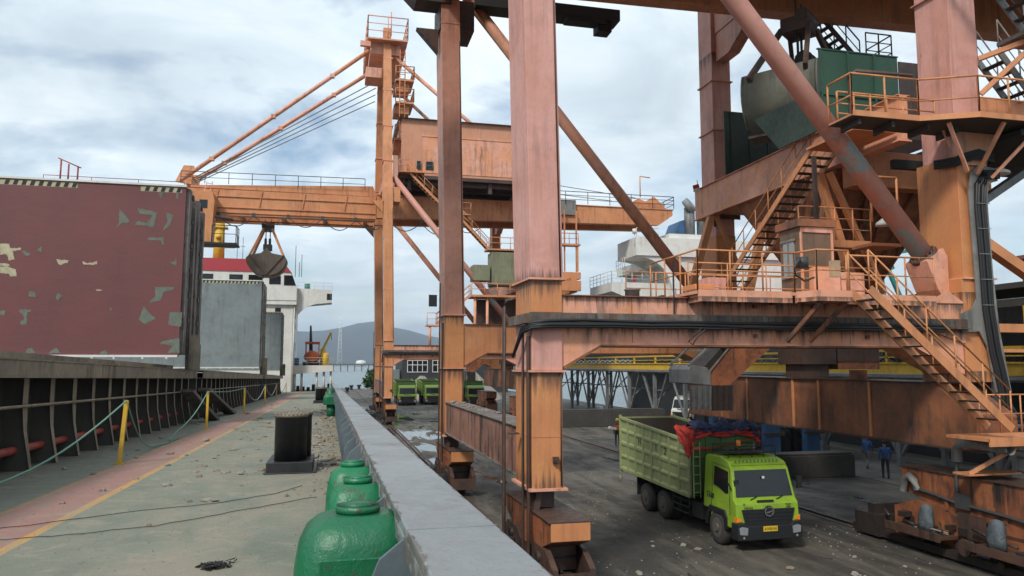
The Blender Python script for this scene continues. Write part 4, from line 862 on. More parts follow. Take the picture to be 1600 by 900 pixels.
    for x0, x1 in ((7.8, 8.2), (8.7, 9.4)): mb = MB(); mb.box(x0, y0 + 1.9, 24.3, x1, y0 + 1.945, 25.1); f = B(mb, 'window', 'glass', mh); mb = MB(); railing(mb, [(x0, y0 + 1.86, 24.3), (x1, y0 + 1.86, 24.3)], .8, 2, .03); B(mb, 'window_frame', 'steelgrey', f)
    mb = MB(); mb.box(6.0, y0 + 1.8, 23.35, 20.6, y0 + 12.6, 23.69)
    for x in (7, 11, 15, 19.6): mb.box(x, y0 + 2.2, 22.3, x + .35, y0 + 2.6, 23.35); mb.box(x, y0 + 12, 22.3, x + .35, y0 + 12.4, 23.35)
    for k in range(5): mb.box(6.3, y0 + 2.5 + k * 2.2, 22.9, 20.3, y0 + 2.8 + k * 2.2, 23.34)
    B(mb, 'house_floor', 'rustdark', mh)
    # A-frame to the apex
    for j, (ys, yt) in enumerate(((y0 + .1, y0 + 3.2), (yf, y0 + 11.2))):
        mb = MB(); cx = 4.96
        mb.hexa([(cx - .42, ys, 22), (cx + .42, ys, 22), (cx + .42, ys + 1.6, 22), (cx - .42, ys + 1.6, 22), (cx - .5, yt, 38.9), (cx + .25, yt, 38.9), (cx + .25, yt + 1.0, 38.9), (cx - .5, yt + 1.0, 38.9)])
        af = B(mb, 'apex_leg', 'orange'); mb = MB()
        for z in (24.6, 28.2, 32, 35.5): t = (z - 22) / 16.6; yy = ys + (yt - ys) * t; mb.box(cx - .52, yy - .06, z, cx + .46, yy + 1.7 - .6 * t, z + .1)
        B(mb, 'leg_flange', 'beam', af)
    mb = MB(); mb.box(2.9, y0 + 2.2, 37.2, 6.8, y0 + 12.4, 37.35); mb.box(3.2, y0 + 3.2, 36.1, 6.2, y0 + 11.8, 37.2); mb.box(2.8, y0 + 3, 33.6, 4.4, y0 + 5.5, 34.6)
    railing(mb, [(2.9, y0 + 12.3, 37.35), (2.9, y0 + 2.2, 37.35), (6.8, y0 + 2.2, 37.35), (6.8, y0 + 12.3, 37.35)], 2.2, 1.6, .05, (.33, .66)); mb.tube((5.2, y0 + 3, 38), (5.2, y0 + 3, 40.5), .06); mb.box(2.2, y0 + 2.4, 36.5, 3.2, y0 + 2.8, 37)
    B(mb, 'apex_platform', 'beam')
    for z in (31.5, 27.8, 33.8):
        mb = MB(); mb.box(5.7, y0 + 2.5, z - .5, 7.5, y0 + 6, z - .3); mb.box(5.6, y0 + 3, z - 1.4, 7.1, y0 + 5, z - .5); railing(mb, [(5.7, y0 + 2.5, z - .3), (7.5, y0 + 2.5, z - .3), (7.5, y0 + 6, z - .3)], 1.3, 1, .05, (.5,)); B(mb, 'rest_platform', 'orange')
    mb = MB()
    for k in (0, .5): mb.tube((6.1 + k, y0 + 2.3, 23), (6.1 + k, y0 + 2.6, 36.5), .05, n=5)
    for i in range(30): mb.tube((6.1, y0 + 2.3, 23.3 + i * .44), (6.6, y0 + 2.3, 23.3 + i * .44), .035, n=4)
    B(mb, 'ladder', 'orange')
    # stays
    for s in (-1, 1):
        mb = MB(); mb.tube((4.2, ym + s * 2.6, 37.8 if s < 0 else 37.2), (-14.2 if s < 0 else -13.5, ym + s * 1.9, 22.7 if s < 0 else 23.6), .21, n=8)
        for t in (.25, .55, .85): p = Vector((4.2, ym + s * 2.6, 37.8 if s < 0 else 37.2)).lerp(Vector((-14.2 if s < 0 else -13.5, ym + s * 1.9, 22.7 if s < 0 else 23.6)), t); mb.box(p.x - .22, p.y - .24, p.z - .18, p.x + .22, p.y + .24, p.z + .18)
        B(mb, 'forestay', 'beam')
        mb = MB(); mb.tube((5.0, ym + s * 3.6, 36.6), (20.5, ym + s * 4.8, 23.6), .2, n=8); B(mb, 'backstay', 'beam')
    mb = MB()
    for k in range(4): mb.tube((4.0, ym - 1 + k * .6, 34.4 - k * .5), (-13.2, ym - 1 + k * .6, 23.2), .05, n=4)
    mb.tube((7, ym - 2, 30 - 4), (32, ym - 2, 23.4), .04, n=4); mb.tube((7, ym, 25), (30, ym, 23.4), .04, n=4)
    B(mb, 'hoist_rope', 'wirelt')
    # cross frame between legs at boom level
    mb = MB()
    for x in (4.55, 18.2): mb.box(x, y0 + 1.4, 21.7, x + .7, yf, 22.9) if x > 10 else None
    mb.box(4.5, y0 + 1.7, 22.05, 5.4, yf, 22.9); mb.prism([(yf, 20.3), (yf, 21.69), (yf - 4, 21.69), (yf - 1.2, 20.3)], 'x', 18.25, 18.85); B(mb, 'top_tie_beam', 'pinkdark')
    mb = MB(); mb.box(18.6, yf - 3.6, 21.5, 34, yf - 2.9, 22.4); B(mb, 'service_beam', 'pinkdark')
    stair(root, (10.9, y0 + 1.2, 20.0), (6.9, y0 + 1.2, 23.9), (0, 1, 0), .8, 'orange', 'rail', 14, r=.035); y0 > 50 and stair(root, (14.8, y0 + 1.0, 16.6), (11.5, y0 + 1.0, 20.0), (0, 1, 0), .8, 'orange', 'rail', 14, r=.035)
    mb = MB(); mb.box(6, y0 + .9, 23.72, 8.5, y0 + 1.99, 23.8); railing(mb, [(6, y0 + .9, 23.8), (7, y0 + .9, 23.8)], 1.1, 1, .035); mb.box(10.6, y0 + .9, 19.8, 13, y0 + 2, 19.9); railing(mb, [(11, y0 + .9, 19.9), (13, y0 + .9, 19.9)], 1.1, 1, .035)
    y0 > 50 and (mb.box(14.6, y0 + .5, 16.4, 17.9, y0 + 2.2, 16.55), railing(mb, [(14.8, y0 + .5, 16.55), (17.9, y0 + .5, 16.55)], 1.1, 1, .035)); B(mb, 'stair_landing', 'orange')
    # ---- hopper on the landside
    mb = MB(); mb.box(17.6, y0 + .2 + 1.5, 12.55, 17.88, yf + 1.3, 14.0); mb.box(17.5, y0 + 1.7, 14.003, 17.98, yf + 1.3, 14.03); mb.box(17.5, y0 + 1.7, 12.5, 17.98, yf + 1.3, 12.547); B(mb, 'hopper_beam', 'beam')
    mb = MB(); mb.box(17.9, y0 + 4.4, 11.7, 23.8, y0 + 5.0, 13.0); mb.box(19.1, y0 + .3, 12.6, 24, y0 + .9, 13.6); mb.box(23.2, y0 + 1, 12.5, 23.8, yf + 1, 14.0); mb.box(17.9, yf - 1.2, 12.5, 23.8, yf - .6, 13.9); B(mb, 'hopper_beam', 'orange')
    # dark slatted skirt and cone
    hy0, hy1, hx0, hx1 = y0 + 5.2, yf - 1.4, 18.3, 23.0
    cx, cy = 20.3, y0 + 8.6
    def frus(mb, a, b, z0, z1): mb.add([(cx - a[0], cy - a[1], z0), (cx + a[0], cy - a[1], z0), (cx + a[0], cy + a[1], z0), (cx - a[0], cy + a[1], z0), (cx - b[0], cy - b[1], z1), (cx + b[0], cy - b[1], z1), (cx + b[0], cy + b[1], z1), (cx - b[0], cy + b[1], z1)], [(0, 3, 2, 1), (0, 1, 5, 4), (1, 2, 6, 5), (2, 3, 7, 6), (3, 0, 4, 7)])
    mb = MB(); frus(mb, (.9, .9), (2.6, 3.5), 8.2, 12.6); frus(mb, (.95, .95), (.95, .95), 5.2, 8.18)
    for a in range(-2, 3): mb.bar((cx + a * .4, cy - .95, 8.2), (cx + a * 1.1, cy - 3.55, 12.5), .08, .12)
    hp = B(mb, 'hopper', 'bogie')
    mb = MB()
    for s in (-1, 1):
        mb.bar((17.2, cy + s * 2.2, 7.4), (18.5, cy + s * 2.2, 12.5), .3, .3); mb.bar((22.6, cy + s * 2.2, 7.4), (22.2, cy + s * 2.2, 12.5), .3, .3)
    mb.bar((16.7, y0 + 4.7, 12.1), (18.1, y0 + 4.7, 7.6), .26, .26, (0, 1, 0)); mb.bar((16.9, y0 + 4.4, 12.1), (18.9, y0 + 4.4, 7.9), .16, .2, (0, 1, 0)); mb.bar((17.7, yf - .1, 12.5), (16.0, yf - .1, 7.2), .3, .3, (0, 1, 0)); mb.bar((17.9, yf - .2, 12.5), (18.9, yf - .2, 10.3), .2, .2, (0, 1, 0)); mb.bar((17.0, y0 + 7, 7.4), (17.7, y0 + 6.4, 12.4), .2, .2)
    B(mb, 'hopper_strut', 'orange')
    # wind walls
    mb = MB(); mb.box(17.6, yf - 1.75, 14.1, 23, yf - 1.70, 17.15)
    for k in range(6): mb.box(17.9 + k * .95, yf - 1.80, 14.1, 17.96 + k * .95, yf - 1.751, 17.1)
    B(mb, 'wind_wall', 'greendk')
    mb = MB(); mb.box(18.95, y0 + 3.2, 13.1, 20.6, y0 + 3.24, 15.85); B(mb, 'wind_wall', 'rustdark')
    mb = MB(); mb.box(15.8, y0 + 3.2, 13.1, 18.9, y0 + 3.24, 15.98); mb.box(15.75, y0 + 3.17, 15.98, 18.92, y0 + 3.26, 16.02)
    for k in range(3): mb.box(15.8 + k * 1.05, y0 + 3.13, 13.1, 15.86 + k * 1.05, y0 + 3.199, 15.97)
    mb.box(15.8, y0 + 3.15, 14.4, 18.9, y0 + 3.199, 14.48)
    B(mb, 'wind_wall', 'green'); mb = MB(); mb.box(22.9, y0 + 4, 14, 22.95, yf - 2, 16.4); B(mb, 'wind_wall', 'rustdark')
    mb = MB(); mb.add([(15.8, y0 + 3.4, 13.2), (15.8, y0 + 5.6, 13.2), (15.8, y0 + 7.2, 14.8), (15.8, y0 + 3.4, 14.6), (15.74, y0 + 3.4, 13.2), (15.74, y0 + 5.6, 13.2), (15.74, y0 + 7.2, 14.8), (15.74, y0 + 3.4, 14.6)], [(0, 1, 2, 3), (4, 7, 6, 5), (0, 4, 5, 1), (1, 5, 6, 2), (2, 6, 7, 3), (3, 7, 4, 0)]); B(mb, 'wind_wall', 'greendk')
    # discharge chute
    yc = y0 + 7.74
    mb = MB(); mb.prism([(13.9, 4.62), (14.7, 4.62), (15.95, 5.62), (16.6, 6.1), (16.6, 6.9), (15.6, 6.9), (13.9, 5.2)], 'y', yc, yc + .06)
    ch = B(mb, 'discharge_chute', 'bogie')
    mb = MB(); mb.hexa([(13.1, yc + .07, 4.7), (13.95, yc + .07, 4.6), (13.95, yc + 1.6, 4.6), (13.1, yc + 1.6, 4.7), (15.3, yc + .07, 6.9), (16.4, yc + .07, 6.9), (16.4, yc + 1.6, 6.9), (15.3, yc + 1.6, 6.9)]); B(mb, 'trough', 'bogdark', ch)
    mb = MB()
    for yy in (yc - .02, yc + 1.6): mb.bar((13.0, yy, 5.35), (15.0, yy, 7.0), .06, .08, (0, 1, 0)); mb.bar((13.85, yy, 5.1), (15.5, yy, 6.9), .05, .05, (0, 1, 0))
    for k in range(4): mb.bar((13.2 + k * .5, yc - .02, 5.5 + k * .42), (13.2 + k * .5, yc + 1.6, 5.5 + k * .42), .05, .05)
    mb.bar((14.4, yc, 6.0), (14.7, yc, 7.0), .07, .07); B(mb, 'chute_frame', 'steelgrey', ch)
    mb = MB(); mb.prism([(13.0, 4.68), (13.9, 4.6), (13.9, 5.1), (13.75, 5.28), (13.1, 5.38), (12.98, 5.2)], 'y', yc - .06, yc + 1.66); B(mb, 'chute_mouth', 'greysteel', ch, bevel=.03)
    for nm, mt, ya_, xa, xb, zl, am in (('rubber_curtain', 'curt', yc - .05, 13.05, 13.92, 3.72, .012), ('rubber_curtain', 'bogdark', yc + .02, 13.93, 14.85, 3.66, .006)):
        mb = MB(); n = 26; vs = []
        for i in range(n):
            t = i / (n - 1); x = xa + (xb - xa) * t
            for z, yy in ((4.6, 0), (zl + .01 * math.sin(i), .07)):
                w_ = am * math.sin(i * .9) + am * .6 * math.sin(i * 2.3) * .5; xx = x + (.06 if z < 4.5 else 0) * (1 - t); vs.append((xx, ya_ + yy + w_, z)); vs.append((xx, ya_ + yy + w_ + .03, z))
        fs = []
        for i in range(n - 1): a = i * 4; fs += [(a, a + 4, a + 6, a + 2), (a + 1, a + 3, a + 7, a + 5), (a, a + 1, a + 5, a + 4), (a + 2, a + 6, a + 7, a + 3)]
        B(mb.add(vs, fs, False), nm, mt, ch)
    mb = MB(); mb.box(17.5, y0 + 4.2, 4.88, 17.9, y0 + 4.6, 5.2); B(mb, 'bracket', 'bogie')
    mb = MB(); mb.box(19.3, cy - 1.0, 5.5, 21.2, cy + 1.0, 7.0); mb.box(17.6, y0 + 7.4, 5.4, 19.1, y0 + 9.0, 6.6); mb.box(17.8, y0 + 7.6, 4.88, 18.9, y0 + 8.8, 5.4); B(mb, 'feeder_housing', 'rustdark')
    if y0 > 50:
        mb = MB(); mb.box(13.2, y0 + .4, 13.4, 14.8, y0 + 2.2, 14.9); mb.box(15.0, y0 + .4, 13.0, 17.8, y0 + 2.4, 16.2); B(mb, 'control_cubicle', paint('olive_cubicle', (.22, .22, .13), None, rust=.2, streak=.5))
        mb = MB(); mb.box(13.0, y0 + .2, 11.8, 18, y0 + 3, 12.0); railing(mb, [(13.0, y0 + .2, 12), (18, y0 + .2, 12)], 1.1, 1.2, .04); B(mb, 'cubicle_platform', 'orange')
        stair(root, (9.8, y0 + .8, 9.2), (13.0, y0 + .8, 12.0), (0, 1, 0), .8, 'beam', 'rail', 10, r=.035)
        mb = MB(); mb.box(8.8, y0 + .4, 8.95, 10, y0 + 1.8, 9.1); railing(mb, [(8.8, y0 + .4, 9.1), (10, y0 + .4, 9.1)], 1.1, .8, .03); mb.tube((9.1, y0 + .6, 7.2), (9.1, y0 + .6, 9), .12); mb.tube((13.4, y0 + .6, 7.2), (13.4, y0 + .6, 11.8), .14); mb.tube((14.6, y0 + .6, 7.2), (14.6, y0 + .6, 11.8), .14); B(mb, 'stair_landing', 'beam')
        mb = MB(); mb.box(8.95, y0 + .3, 10.8, 9.7, y0 + .55, 11.9); B(mb, 'floodlight', 'plastic')
        mb = MB(); mb.box(13.6, y0 + 2, 7.2, 18, y0 + 2.2, 11.7); B(mb, 'hopper_side', 'rustdark')
    return root, B

craneA, BA = crane(18.26, 'nearest salmon and orange gantry crane standing over the dump truck', 'pink', 'orange2')
craneB, BB = crane(70.3, 'farther orange gantry crane with its boom out over the ship', 'salmon', 'salmon')
B = BA; y0 = 18.26; yf = y0 + 14.45
# recolour the far waterside leg of the nearer crane: browner, as the photo shows
# ---- near crane: walkway on the portal beam, cabin, stairs
mb = MB(); mb.box(9.1, y0 - .72, 7.2, 16.3, y0 + 4.2, 7.28); mb.box(9.1, y0 - .74, 7.0, 11.8, y0 - .70, 7.3); mb.box(11.9, y0 - .74, 7.0, 16.3, y0 - .70, 7.28)
for x in (9.2, 10.3, 11.6, 14.3, 15.4): mb.box(x, y0 - .6, 7.0, x + .1, y0 + 1.5, 7.19)
mb.prism([(11.9, y0 - .76), (12.15, y0 - 1.35), (13.15, y0 - 1.35), (13.4, y0 - .76)], 'z', 7.02, 7.3)
wk = B(mb, 'walkway', 'beam')
mb = MB(); railing(mb, [(9.1, y0 + 2.2, 7.28), (9.1, y0 - .7, 7.28), (11.9, y0 - .7, 7.28), (12.15, y0 - 1.3, 7.3), (13.1, y0 - 1.3, 7.3)], 1.05, .9, .024, (.5,)); railing(mb, [(13.5, y0 - .7, 7.28), (16.3, y0 - .7, 7.28)], 1.05, .9, .024, (.5,)); railing(mb, [(9.1, y0 + 4.1, 7.28), (16.3, y0 + 4.1, 7.28)], 1.05, 1.1, .022, (.5,)); railing(mb, [(10, y0 + 1.6, 7.28), (16.3, y0 + 1.6, 7.28)], 1.05, 1.3, .022, (.33, .66))
B(mb, 'walkway_railing', 'rail', wk)
mb = MB(); mb.bar((12.35, y0 - 1.15, 7.0), (11.9, y0 - .25, 6.0), .1, .1); mb.bar((13.1, y0 - 1.15, 7.0), (12.6, y0 - .25, 6.0), .1, .1); B(mb, 'walkway_bracket', 'sill', wk)
for x0, x1, ya_, h, mt in ((9.9, 10.5, y0 + 1, .35, 'orange2'), (14.0, 14.9, y0 + 1.4, 1.0, 'beam'), (15.0, 15.9, y0 + 1.6, .9, 'beam'), (11.4, 12.0, y0 + 3, .8, 'pink')):
    mb = MB(); mb.box(x0, ya_, 7.29, x1, ya_ + .8, 7.29 + h); B(mb, 'equipment_box', mt, wk, bevel=.02)
mb = MB(); mb.box(13.15, y0 - .60, 7.75, 13.4, y0 - .45, 8.2); B(mb, 'junction_box', paint('cream_box', (.48, .33, .2), None), wk)
mb = MB(); mb.box(14.7, y0 - .02, 6.75, 15.1, y0 + .04, 7.1); B(mb, 'junction_box', 'steelgrey', wk)
mb = MB(); mb.lathe([(.17, 7.95), (.17, 8.25)], (12.25, y0 - .55, 0), 16); mb.path([(12.1, y0 - .7, 8.2), (11.9, y0 - .75, 8.0), (11.9, y0 - .75, 7.75), (12.2, y0 - .7, 7.6), (12.5, y0 - .7, 7.7)], .03, 6); B(mb, 'cable_reel', 'wire', wk)
mb = MB()
for x in (11.1, 12.9, 14.6, 15.6):
    for z in (6.1, 6.9): mb.box(x, y0 - .02, z, x + .09, y0 + .055, z + .1); mb.box(x + .02, y0 - .06, z + .06, x + .07, y0 - .02, z + .1)
B(mb, 'lug', 'sill')
# cabin
mb = MB(); mb.box(13.75, y0 + 1.65, 7.3, 14.85, y0 + 2.7, 9.55); cb = B(mb, 'control_cabin', 'plywood')
mb = MB(); mb.box(13.65, y0 + 1.55, 9.553, 14.95, y0 + 2.8, 9.78); B(mb, 'cabin_roof', 'sill', cb)
mb = MB(); mb.box(13.75, y0 + 1.61, 9.38, 14.85, y0 + 1.648, 9.54); mb.box(13.72, y0 + 1.61, 7.3, 13.80, y0 + 1.648, 9.378); mb.box(14.79, y0 + 1.61, 7.3, 14.86, y0 + 1.648, 9.378); B(mb, 'cabin_frame', 'beam', cb)
mb = MB(); mb.box(13.71, y0 + 1.95, 8.1, 13.748, y0 + 2.5, 9.15); wn = B(mb, 'window', flat('pale_window', (.30, .33, .33), .2), cb); mb = MB(); mb.box(13.68, y0 + 2.2, 8.1, 13.709, y0 + 2.24, 9.15); mb.box(13.68, y0 + 1.85, 8.02, 13.709, y0 + 2.6, 8.098); mb.box(13.68, y0 + 1.85, 9.152, 13.709, y0 + 2.6, 9.22); B(mb, 'window_frame', 'steelgrey', wn)
# lower stair down to the quay side bogie platform
stair(craneA, (17.25, y0 - 1.25, 3.72), (13.15, y0 - 1.25, 7.28), (0, -1, 0), .75, 'orange', 'rail', 15)
mb = MB(); mb.box(16.4, y0 - 2.1, 3.42, 19.6, y0 - .7, 3.50); mb.box(16.4, y0 - 2.12, 3.3, 19.6, y0 - 2.08, 3.52); mb.bar((17.7, y0 - 1.9, 3.35), (16.6, y0 - 1.2, 2.5), .10, .10); mb.box(16.5, y0 - 1.3, 2.45, 18.2, y0 - .75, 2.5); ld = B(mb, 'stair_landing', 'orange')
mb = MB(); railing(mb, [(17.5, y0 - .75, 3.5), (19.6, y0 - .75, 3.5)], 1.05, .8); railing(mb, [(18.4, y0 - 2.05, 3.5), (19.6, y0 - 2.05, 3.5)], 1.05, .8); B(mb, 'handrail', 'rail', ld)
stair(craneA, (19.3, y0 - 2.15, .9), (17.6, y0 - 2.15, 3.45), (0, -1, 0), .7, 'orange', 'rail', 9)
# upper stair
stair(craneA, (16.1, 30.7, 7.4), (16.1, 22.5, 12.85), (1, 0, 0), 1.0, 'orange', 'rail', 26)
mb = MB(); mb.box(15.9, y0 + 1.8, 12.78, 17.5, 22.5, 12.86); B(mb, 'stair_landing', 'orange')
# upper platform round the landside leg
mb = MB(); pl = [(14.0, y0 - .6), (16.2, y0 - .6), (17.6, y0 - 1.3), (20.8, y0 - 1.3), (20.8, y0 + 2.6), (19.2, y0 + 2.6), (19.2, y0 - .05), (17.9, y0 - .05), (17.9, y0 + .45), (14.0, y0 + .45)]
mb.prism(pl, 'z', 12.32, 12.37)
for a, b in zip(pl[:5], pl[1:5]): mb.bar((*a, 12.38), (*b, 12.38), .05, .16)
up_ = B(mb, 'leg_platform', 'orange')
mb = MB(); mb.prism([(q[0] * .998 + .03, q[1] + .02) for q in pl], 'z', 12.30, 12.318)
for x in (14.3, 15.4, 16.6, 17.6): mb.bar((x, y0 - .5, 12.2), (x + .1, y0 + .4, 12.2), .08, .18)
B(mb, 'platform_underside', 'grate', up_)
mb = MB(); railing(mb, [(14.0, y0 + .43, 12.37), (14.0, y0 - .58, 12.37), (16.2, y0 - .58, 12.37), (17.6, y0 - 1.27, 12.37), (20.75, y0 - 1.27, 12.37), (20.75, y0 + 2.6, 12.37)], 1.15, 1.1, .03, (.45,)); railing(mb, [(14.3, y0 + .42, 12.37), (17.7, y0 + .42, 12.37)], 1.0, .6, .03, (.35, .65))
B(mb, 'platform_railing', 'rail', up_)
mb = MB(); mb.bar((17.95, y0 - .4, 11.0), (17.0, y0 - .8, 12.25), .09, .09); mb.bar((18.5, y0 - .2, 11.0), (18.5, y0 - 1.2, 12.25), .09, .09); mb.bar((19.0, y0 - .2, 10.9), (19.8, y0 - 1.2, 12.25), .09, .09); mb.prism([(17.5, 12.3), (19.4, 12.3), (19.0, 11.3), (17.95, 11.3)], 'y', y0 - .05, y0 - .01); B(mb, 'platform_bracket', 'beam', up_)
mb = MB(); mb.box(18.4, y0 + 3, 12.0, 25, y0 + 3.2, 12.3); mb.box(19.3, y0 - 1, 12.0, 26, y0 + 3, 12.18); B(mb, 'side_gangway', 'chassis', up_)
# stair above the platform (upper right)
stair(craneA, (19.7, y0 - 1.0, 15.1), (17.1, y0 - 1.0, 18.0), (0, -1, 0), .95, 'steelgrey', 'covedge', 9)
mb = MB(); mb.box(19.5, y0 - 2.0, 15.0, 22, y0 - .2, 15.12); railing(mb, [(19.9, y0 - 1.98, 15.12), (22, y0 - 1.98, 15.12)], 1.1, .7, .035, (.33, .66)); B(mb, 'stair_landing', 'steelgrey')
stair(craneA, (22.3, y0 + .2, 12.4), (20.0, y0 + .2, 15.1), (0, 1, 0), .8, 'steelgrey', 'covedge', 9)
mb = MB(); mb.bar((18.9, y0 - .1, 13.5), (20.1, y0 - 1.2, 14.95), .14, .14); mb.bar((18.9, y0 - .1, 14.6), (20.1, y0 - 1.2, 15.0), .14, .14); mb.bar((19.9, y0 - 1.2, 12.4), (19.9, y0 - 1.2, 15.0), .1, .1); B(mb, 'stair_bracket', 'orange')
stair(craneA, (22.4, 27.6, 18.6), (20.4, 27.6, 20.6), (0, 1, 0), .8, 'rustdark', 'rustdark', 8, r=.03)
mb = MB(); mb.box(22.2, 27.2, 18.3, 23.8, 28.8, 18.6); railing(mb, [(22.4, 27.2, 18.6), (23.7, 27.2, 18.6), (23.7, 28.8, 18.6)], 1.2, .7, .03, (.33, .66)); B(mb, 'stair_landing', 'rustdark')
# big cable bundles on the landside leg
mb = MB()
for k in range(4): mb.path([(17.85, y0 + .7, 11.35 + k * .07), (17.86, y0 - .1, 11.25 + k * .07), (18.05, y0 - .16, 11.35 + k * .07), (18.6, y0 - .18, 11.52 + k * .07), (19.15, y0 - .16, 11.42 + k * .07), (19.25, y0 + .9, 11.4 + k * .07)], .045, 6)
B(mb, 'cable_bundle', 'black')
mb = MB(); w0 = .34
P_q = [(19.05, 11.1), (18.75, 11.15), (18.5, 10.9), (18.42, 10.5), (18.47, 9), (18.5, 7.2), (18.35, 6.75), (17.9, 6.5)]
mb.prism([(19.3, 11.22), (18.65, 11.3), (18.35, 11.05), (18.22, 10.5), (18.27, 8), (18.28, 7.3), (18.1, 7.0), (17.7, 6.85), (17.7, 6.3), (18.3, 6.35), (18.55, 5.9), (18.75, 4.6), (19.3, 4.6), (19.02, 6.4), (18.92, 8), (18.88, 10.3), (18.95, 10.75), (19.3, 10.85)], 'y', y0 - .12, y0 - .08)
tr = B(mb, 'cable_tray', 'steelgrey')
mb = MB()
for k in (0, 1, 2, 3): dx = k * .085 + (.05 if k > 1 else 0); mb.path([(19.3, y0 - .17, 11.12 - k * .06), (18.72 + dx * .6, y0 - .17, 11.1 - k * .05), (18.45 + dx, y0 - .17, 10.7 - k * .03), (18.40 + dx, y0 - .17, 10), (18.43 + dx, y0 - .18, 8.6), (18.46 + dx, y0 - .17, 7.0), (18.60 + dx, y0 - .17, 5.8), (18.85 + dx, y0 - .17, 4.6), (18.9 + dx, y0 - .1, 3.6)], .05, 7)
B(mb, 'cable', 'black', tr)
mb = MB()
for k in range(5): z = 7.1 + k * .75; mb.box(18.36, y0 - .235, z, 18.84, y0 - .222, z + .02)
B(mb, 'cable_clamp', 'steelgrey', tr)
# hinges, foot pipework and right-hand braces
mb = MB(); mb.bar((19.05, y0 + .5, 10.2), (24.0, y0 + .5, 13.2), .22, .3, (0, 1, 0)); B(mb, 'side_brace', 'greysteel')
mb = MB(); mb.bar((19.05, y0 + .5, 9.2), (23.6, y0 + .5, 6.6), .3, .34, (0, 1, 0)); mb.box(19.05, y0 + .2, 6.35, 26, y0 + .6, 6.6); mb.box(19.05, y0 + .2, 5.75, 26, y0 + .5, 5.85); B(mb, 'side_brace', 'orange')
mb = MB(); mb.path([(17.1, 16.2, 3.2), (17.1, 17.5, 3.25), (17.1, 17.8, 3.22), (17.1, 17.95, 3.05), (17.1, 17.97, 2.7)], .14, 12); pp = B(mb, 'foot_duct', 'steelgrey')
mb = MB(); mb.path([(17.1, 17.97, 2.7), (17.02, 17.95, 2.2), (17.0, 17.9, 1.6)], .055, 8); mb.box(16.92, 17.5, 1.45, 17.02, 17.95, 1.85); mb.path([(17.0, 17.9, 1.55), (16.96, 18.7, 1.68), (16.95, 19.5, 1.75)], .05, 6); mb.path([(17.0, 17.5, 1.55), (16.95, 16.2, 1.5), (16.9, 15.0, 1.4)], .05, 6); B(mb, 'foot_cable', 'wire', pp)
mb = MB(); mb.lathe([(.28, 0), (.28, .2)], (0, 0, 0), 4)
mb = MB(); mb.path([(16.93, 19.85, 1.6), (16.93, 19.8, 1.95), (16.93, 19.6, 2.08), (16.93, 19.4, 1.95), (16.93, 19.35, 1.7)], .12, 10); B(mb, 'foot_duct', 'steelgrey')
mb = MB(); mb.box(17.0, y0 - 2.6, .95, 18.2, y0 - 1.0, 1.03); mb.box(16.35, 14.2, .62, 17.02, 17.0, .70); mb.box(16.30, 14.2, .56, 16.348, 17.0, .78); mb.box(16.35, 17.9, .60, 17.02, 20.0, .68); mb.box(16.30, 17.9, .54, 16.348, 20.0, .76); mb.prism([(16.95, .7), (17.85, .7), (17.85, 1.35), (16.95, 1.35)], 'x', 16.9, 16.94); B(mb, 'bogie_platform', 'rustdark')
mb = MB(); mb.wheel((16.5, 17.25, .55), .22, .08, 20); B(mb, 'guide_roller', 'rustdark')
for yy, zz, s in ((16.3, .74, .23), (18.65, .72, .21)):
    mb = MB(); n = 18; vs = []; rows = [(1.0, 0), (1.04, .3), (.95, .6), (.86, .8), (.6, .98), (.2, 1.03)]
    for k, z in rows:
        for i in range(n): t = 2 * math.pi * i / n; kk = s * k * (1 + .12 * math.sin(3 * t + z * 4) + .06 * math.sin(7 * t)); vs.append((16.6 + kk * math.cos(t) * .8, yy + kk * math.sin(t), zz + z * .70))
    fs = [(j * n + i, j * n + (i + 1) % n, (j + 1) * n + (i + 1) % n, (j + 1) * n + i) for j in range(len(rows) - 1) for i in range(n)] + [tuple(range(n)), tuple(range((len(rows) - 1) * n, len(rows) * n))]
    B(mb.add(vs, fs, True), 'covered_motor', 'tarpg')
mb = MB(); mb.box(16.98, y0 + .0, 1.3, 17.04, y0 + .12, 2.25); mb.box(16.98, y0 - 1.9, 1.3, 17.04, y0 - 1.8, 2.25); B(mb, 'bogie_stiffener', 'bogie')
mb = MB(); rq = random.Random(5)
for i in range(46):
    y = rq.uniform(14.4, 21.9); z = rq.uniform(.12, .9) if y < 20.4 else rq.uniform(.1, .6); x = rq.uniform(16.55, 17.0); k = rq.random()
    if k < .45: mb.box(x, y, z, x + rq.uniform(.08, .3), y + rq.uniform(.06, .4), z + rq.uniform(.05, .3))
    elif k < .8: mb.tube((x, y, z), (x + rq.uniform(-.1, .1), y + rq.uniform(-.7, .7), z + rq.uniform(-.1, .3)), rq.uniform(.02, .05), n=6)
    else: mb.tube((x - .05, y, z), (x + .05, y, z), rq.uniform(.07, .14), n=12)
mb.box(16.6, 20.6, .1, 17.9, 21.7, .75); mb.box(16.7, 20.9, .75, 17.8, 21.2, 1.05)
mb.box(16.75, 14.2, .08, 16.95, 22, .3); B(mb, 'brake_gear', 'bogdark')
mb = MB(); mb.path([(16.7, 18.0, .72), (16.6, 18.5, .78), (16.5, 19.0, .74)], .02, 5); mb.path([(16.7, 18.0, .76), (16.55, 18.4, .80), (16.5, 18.8, .80)], .018, 5); B(mb, 'loose_rope', 'stone')
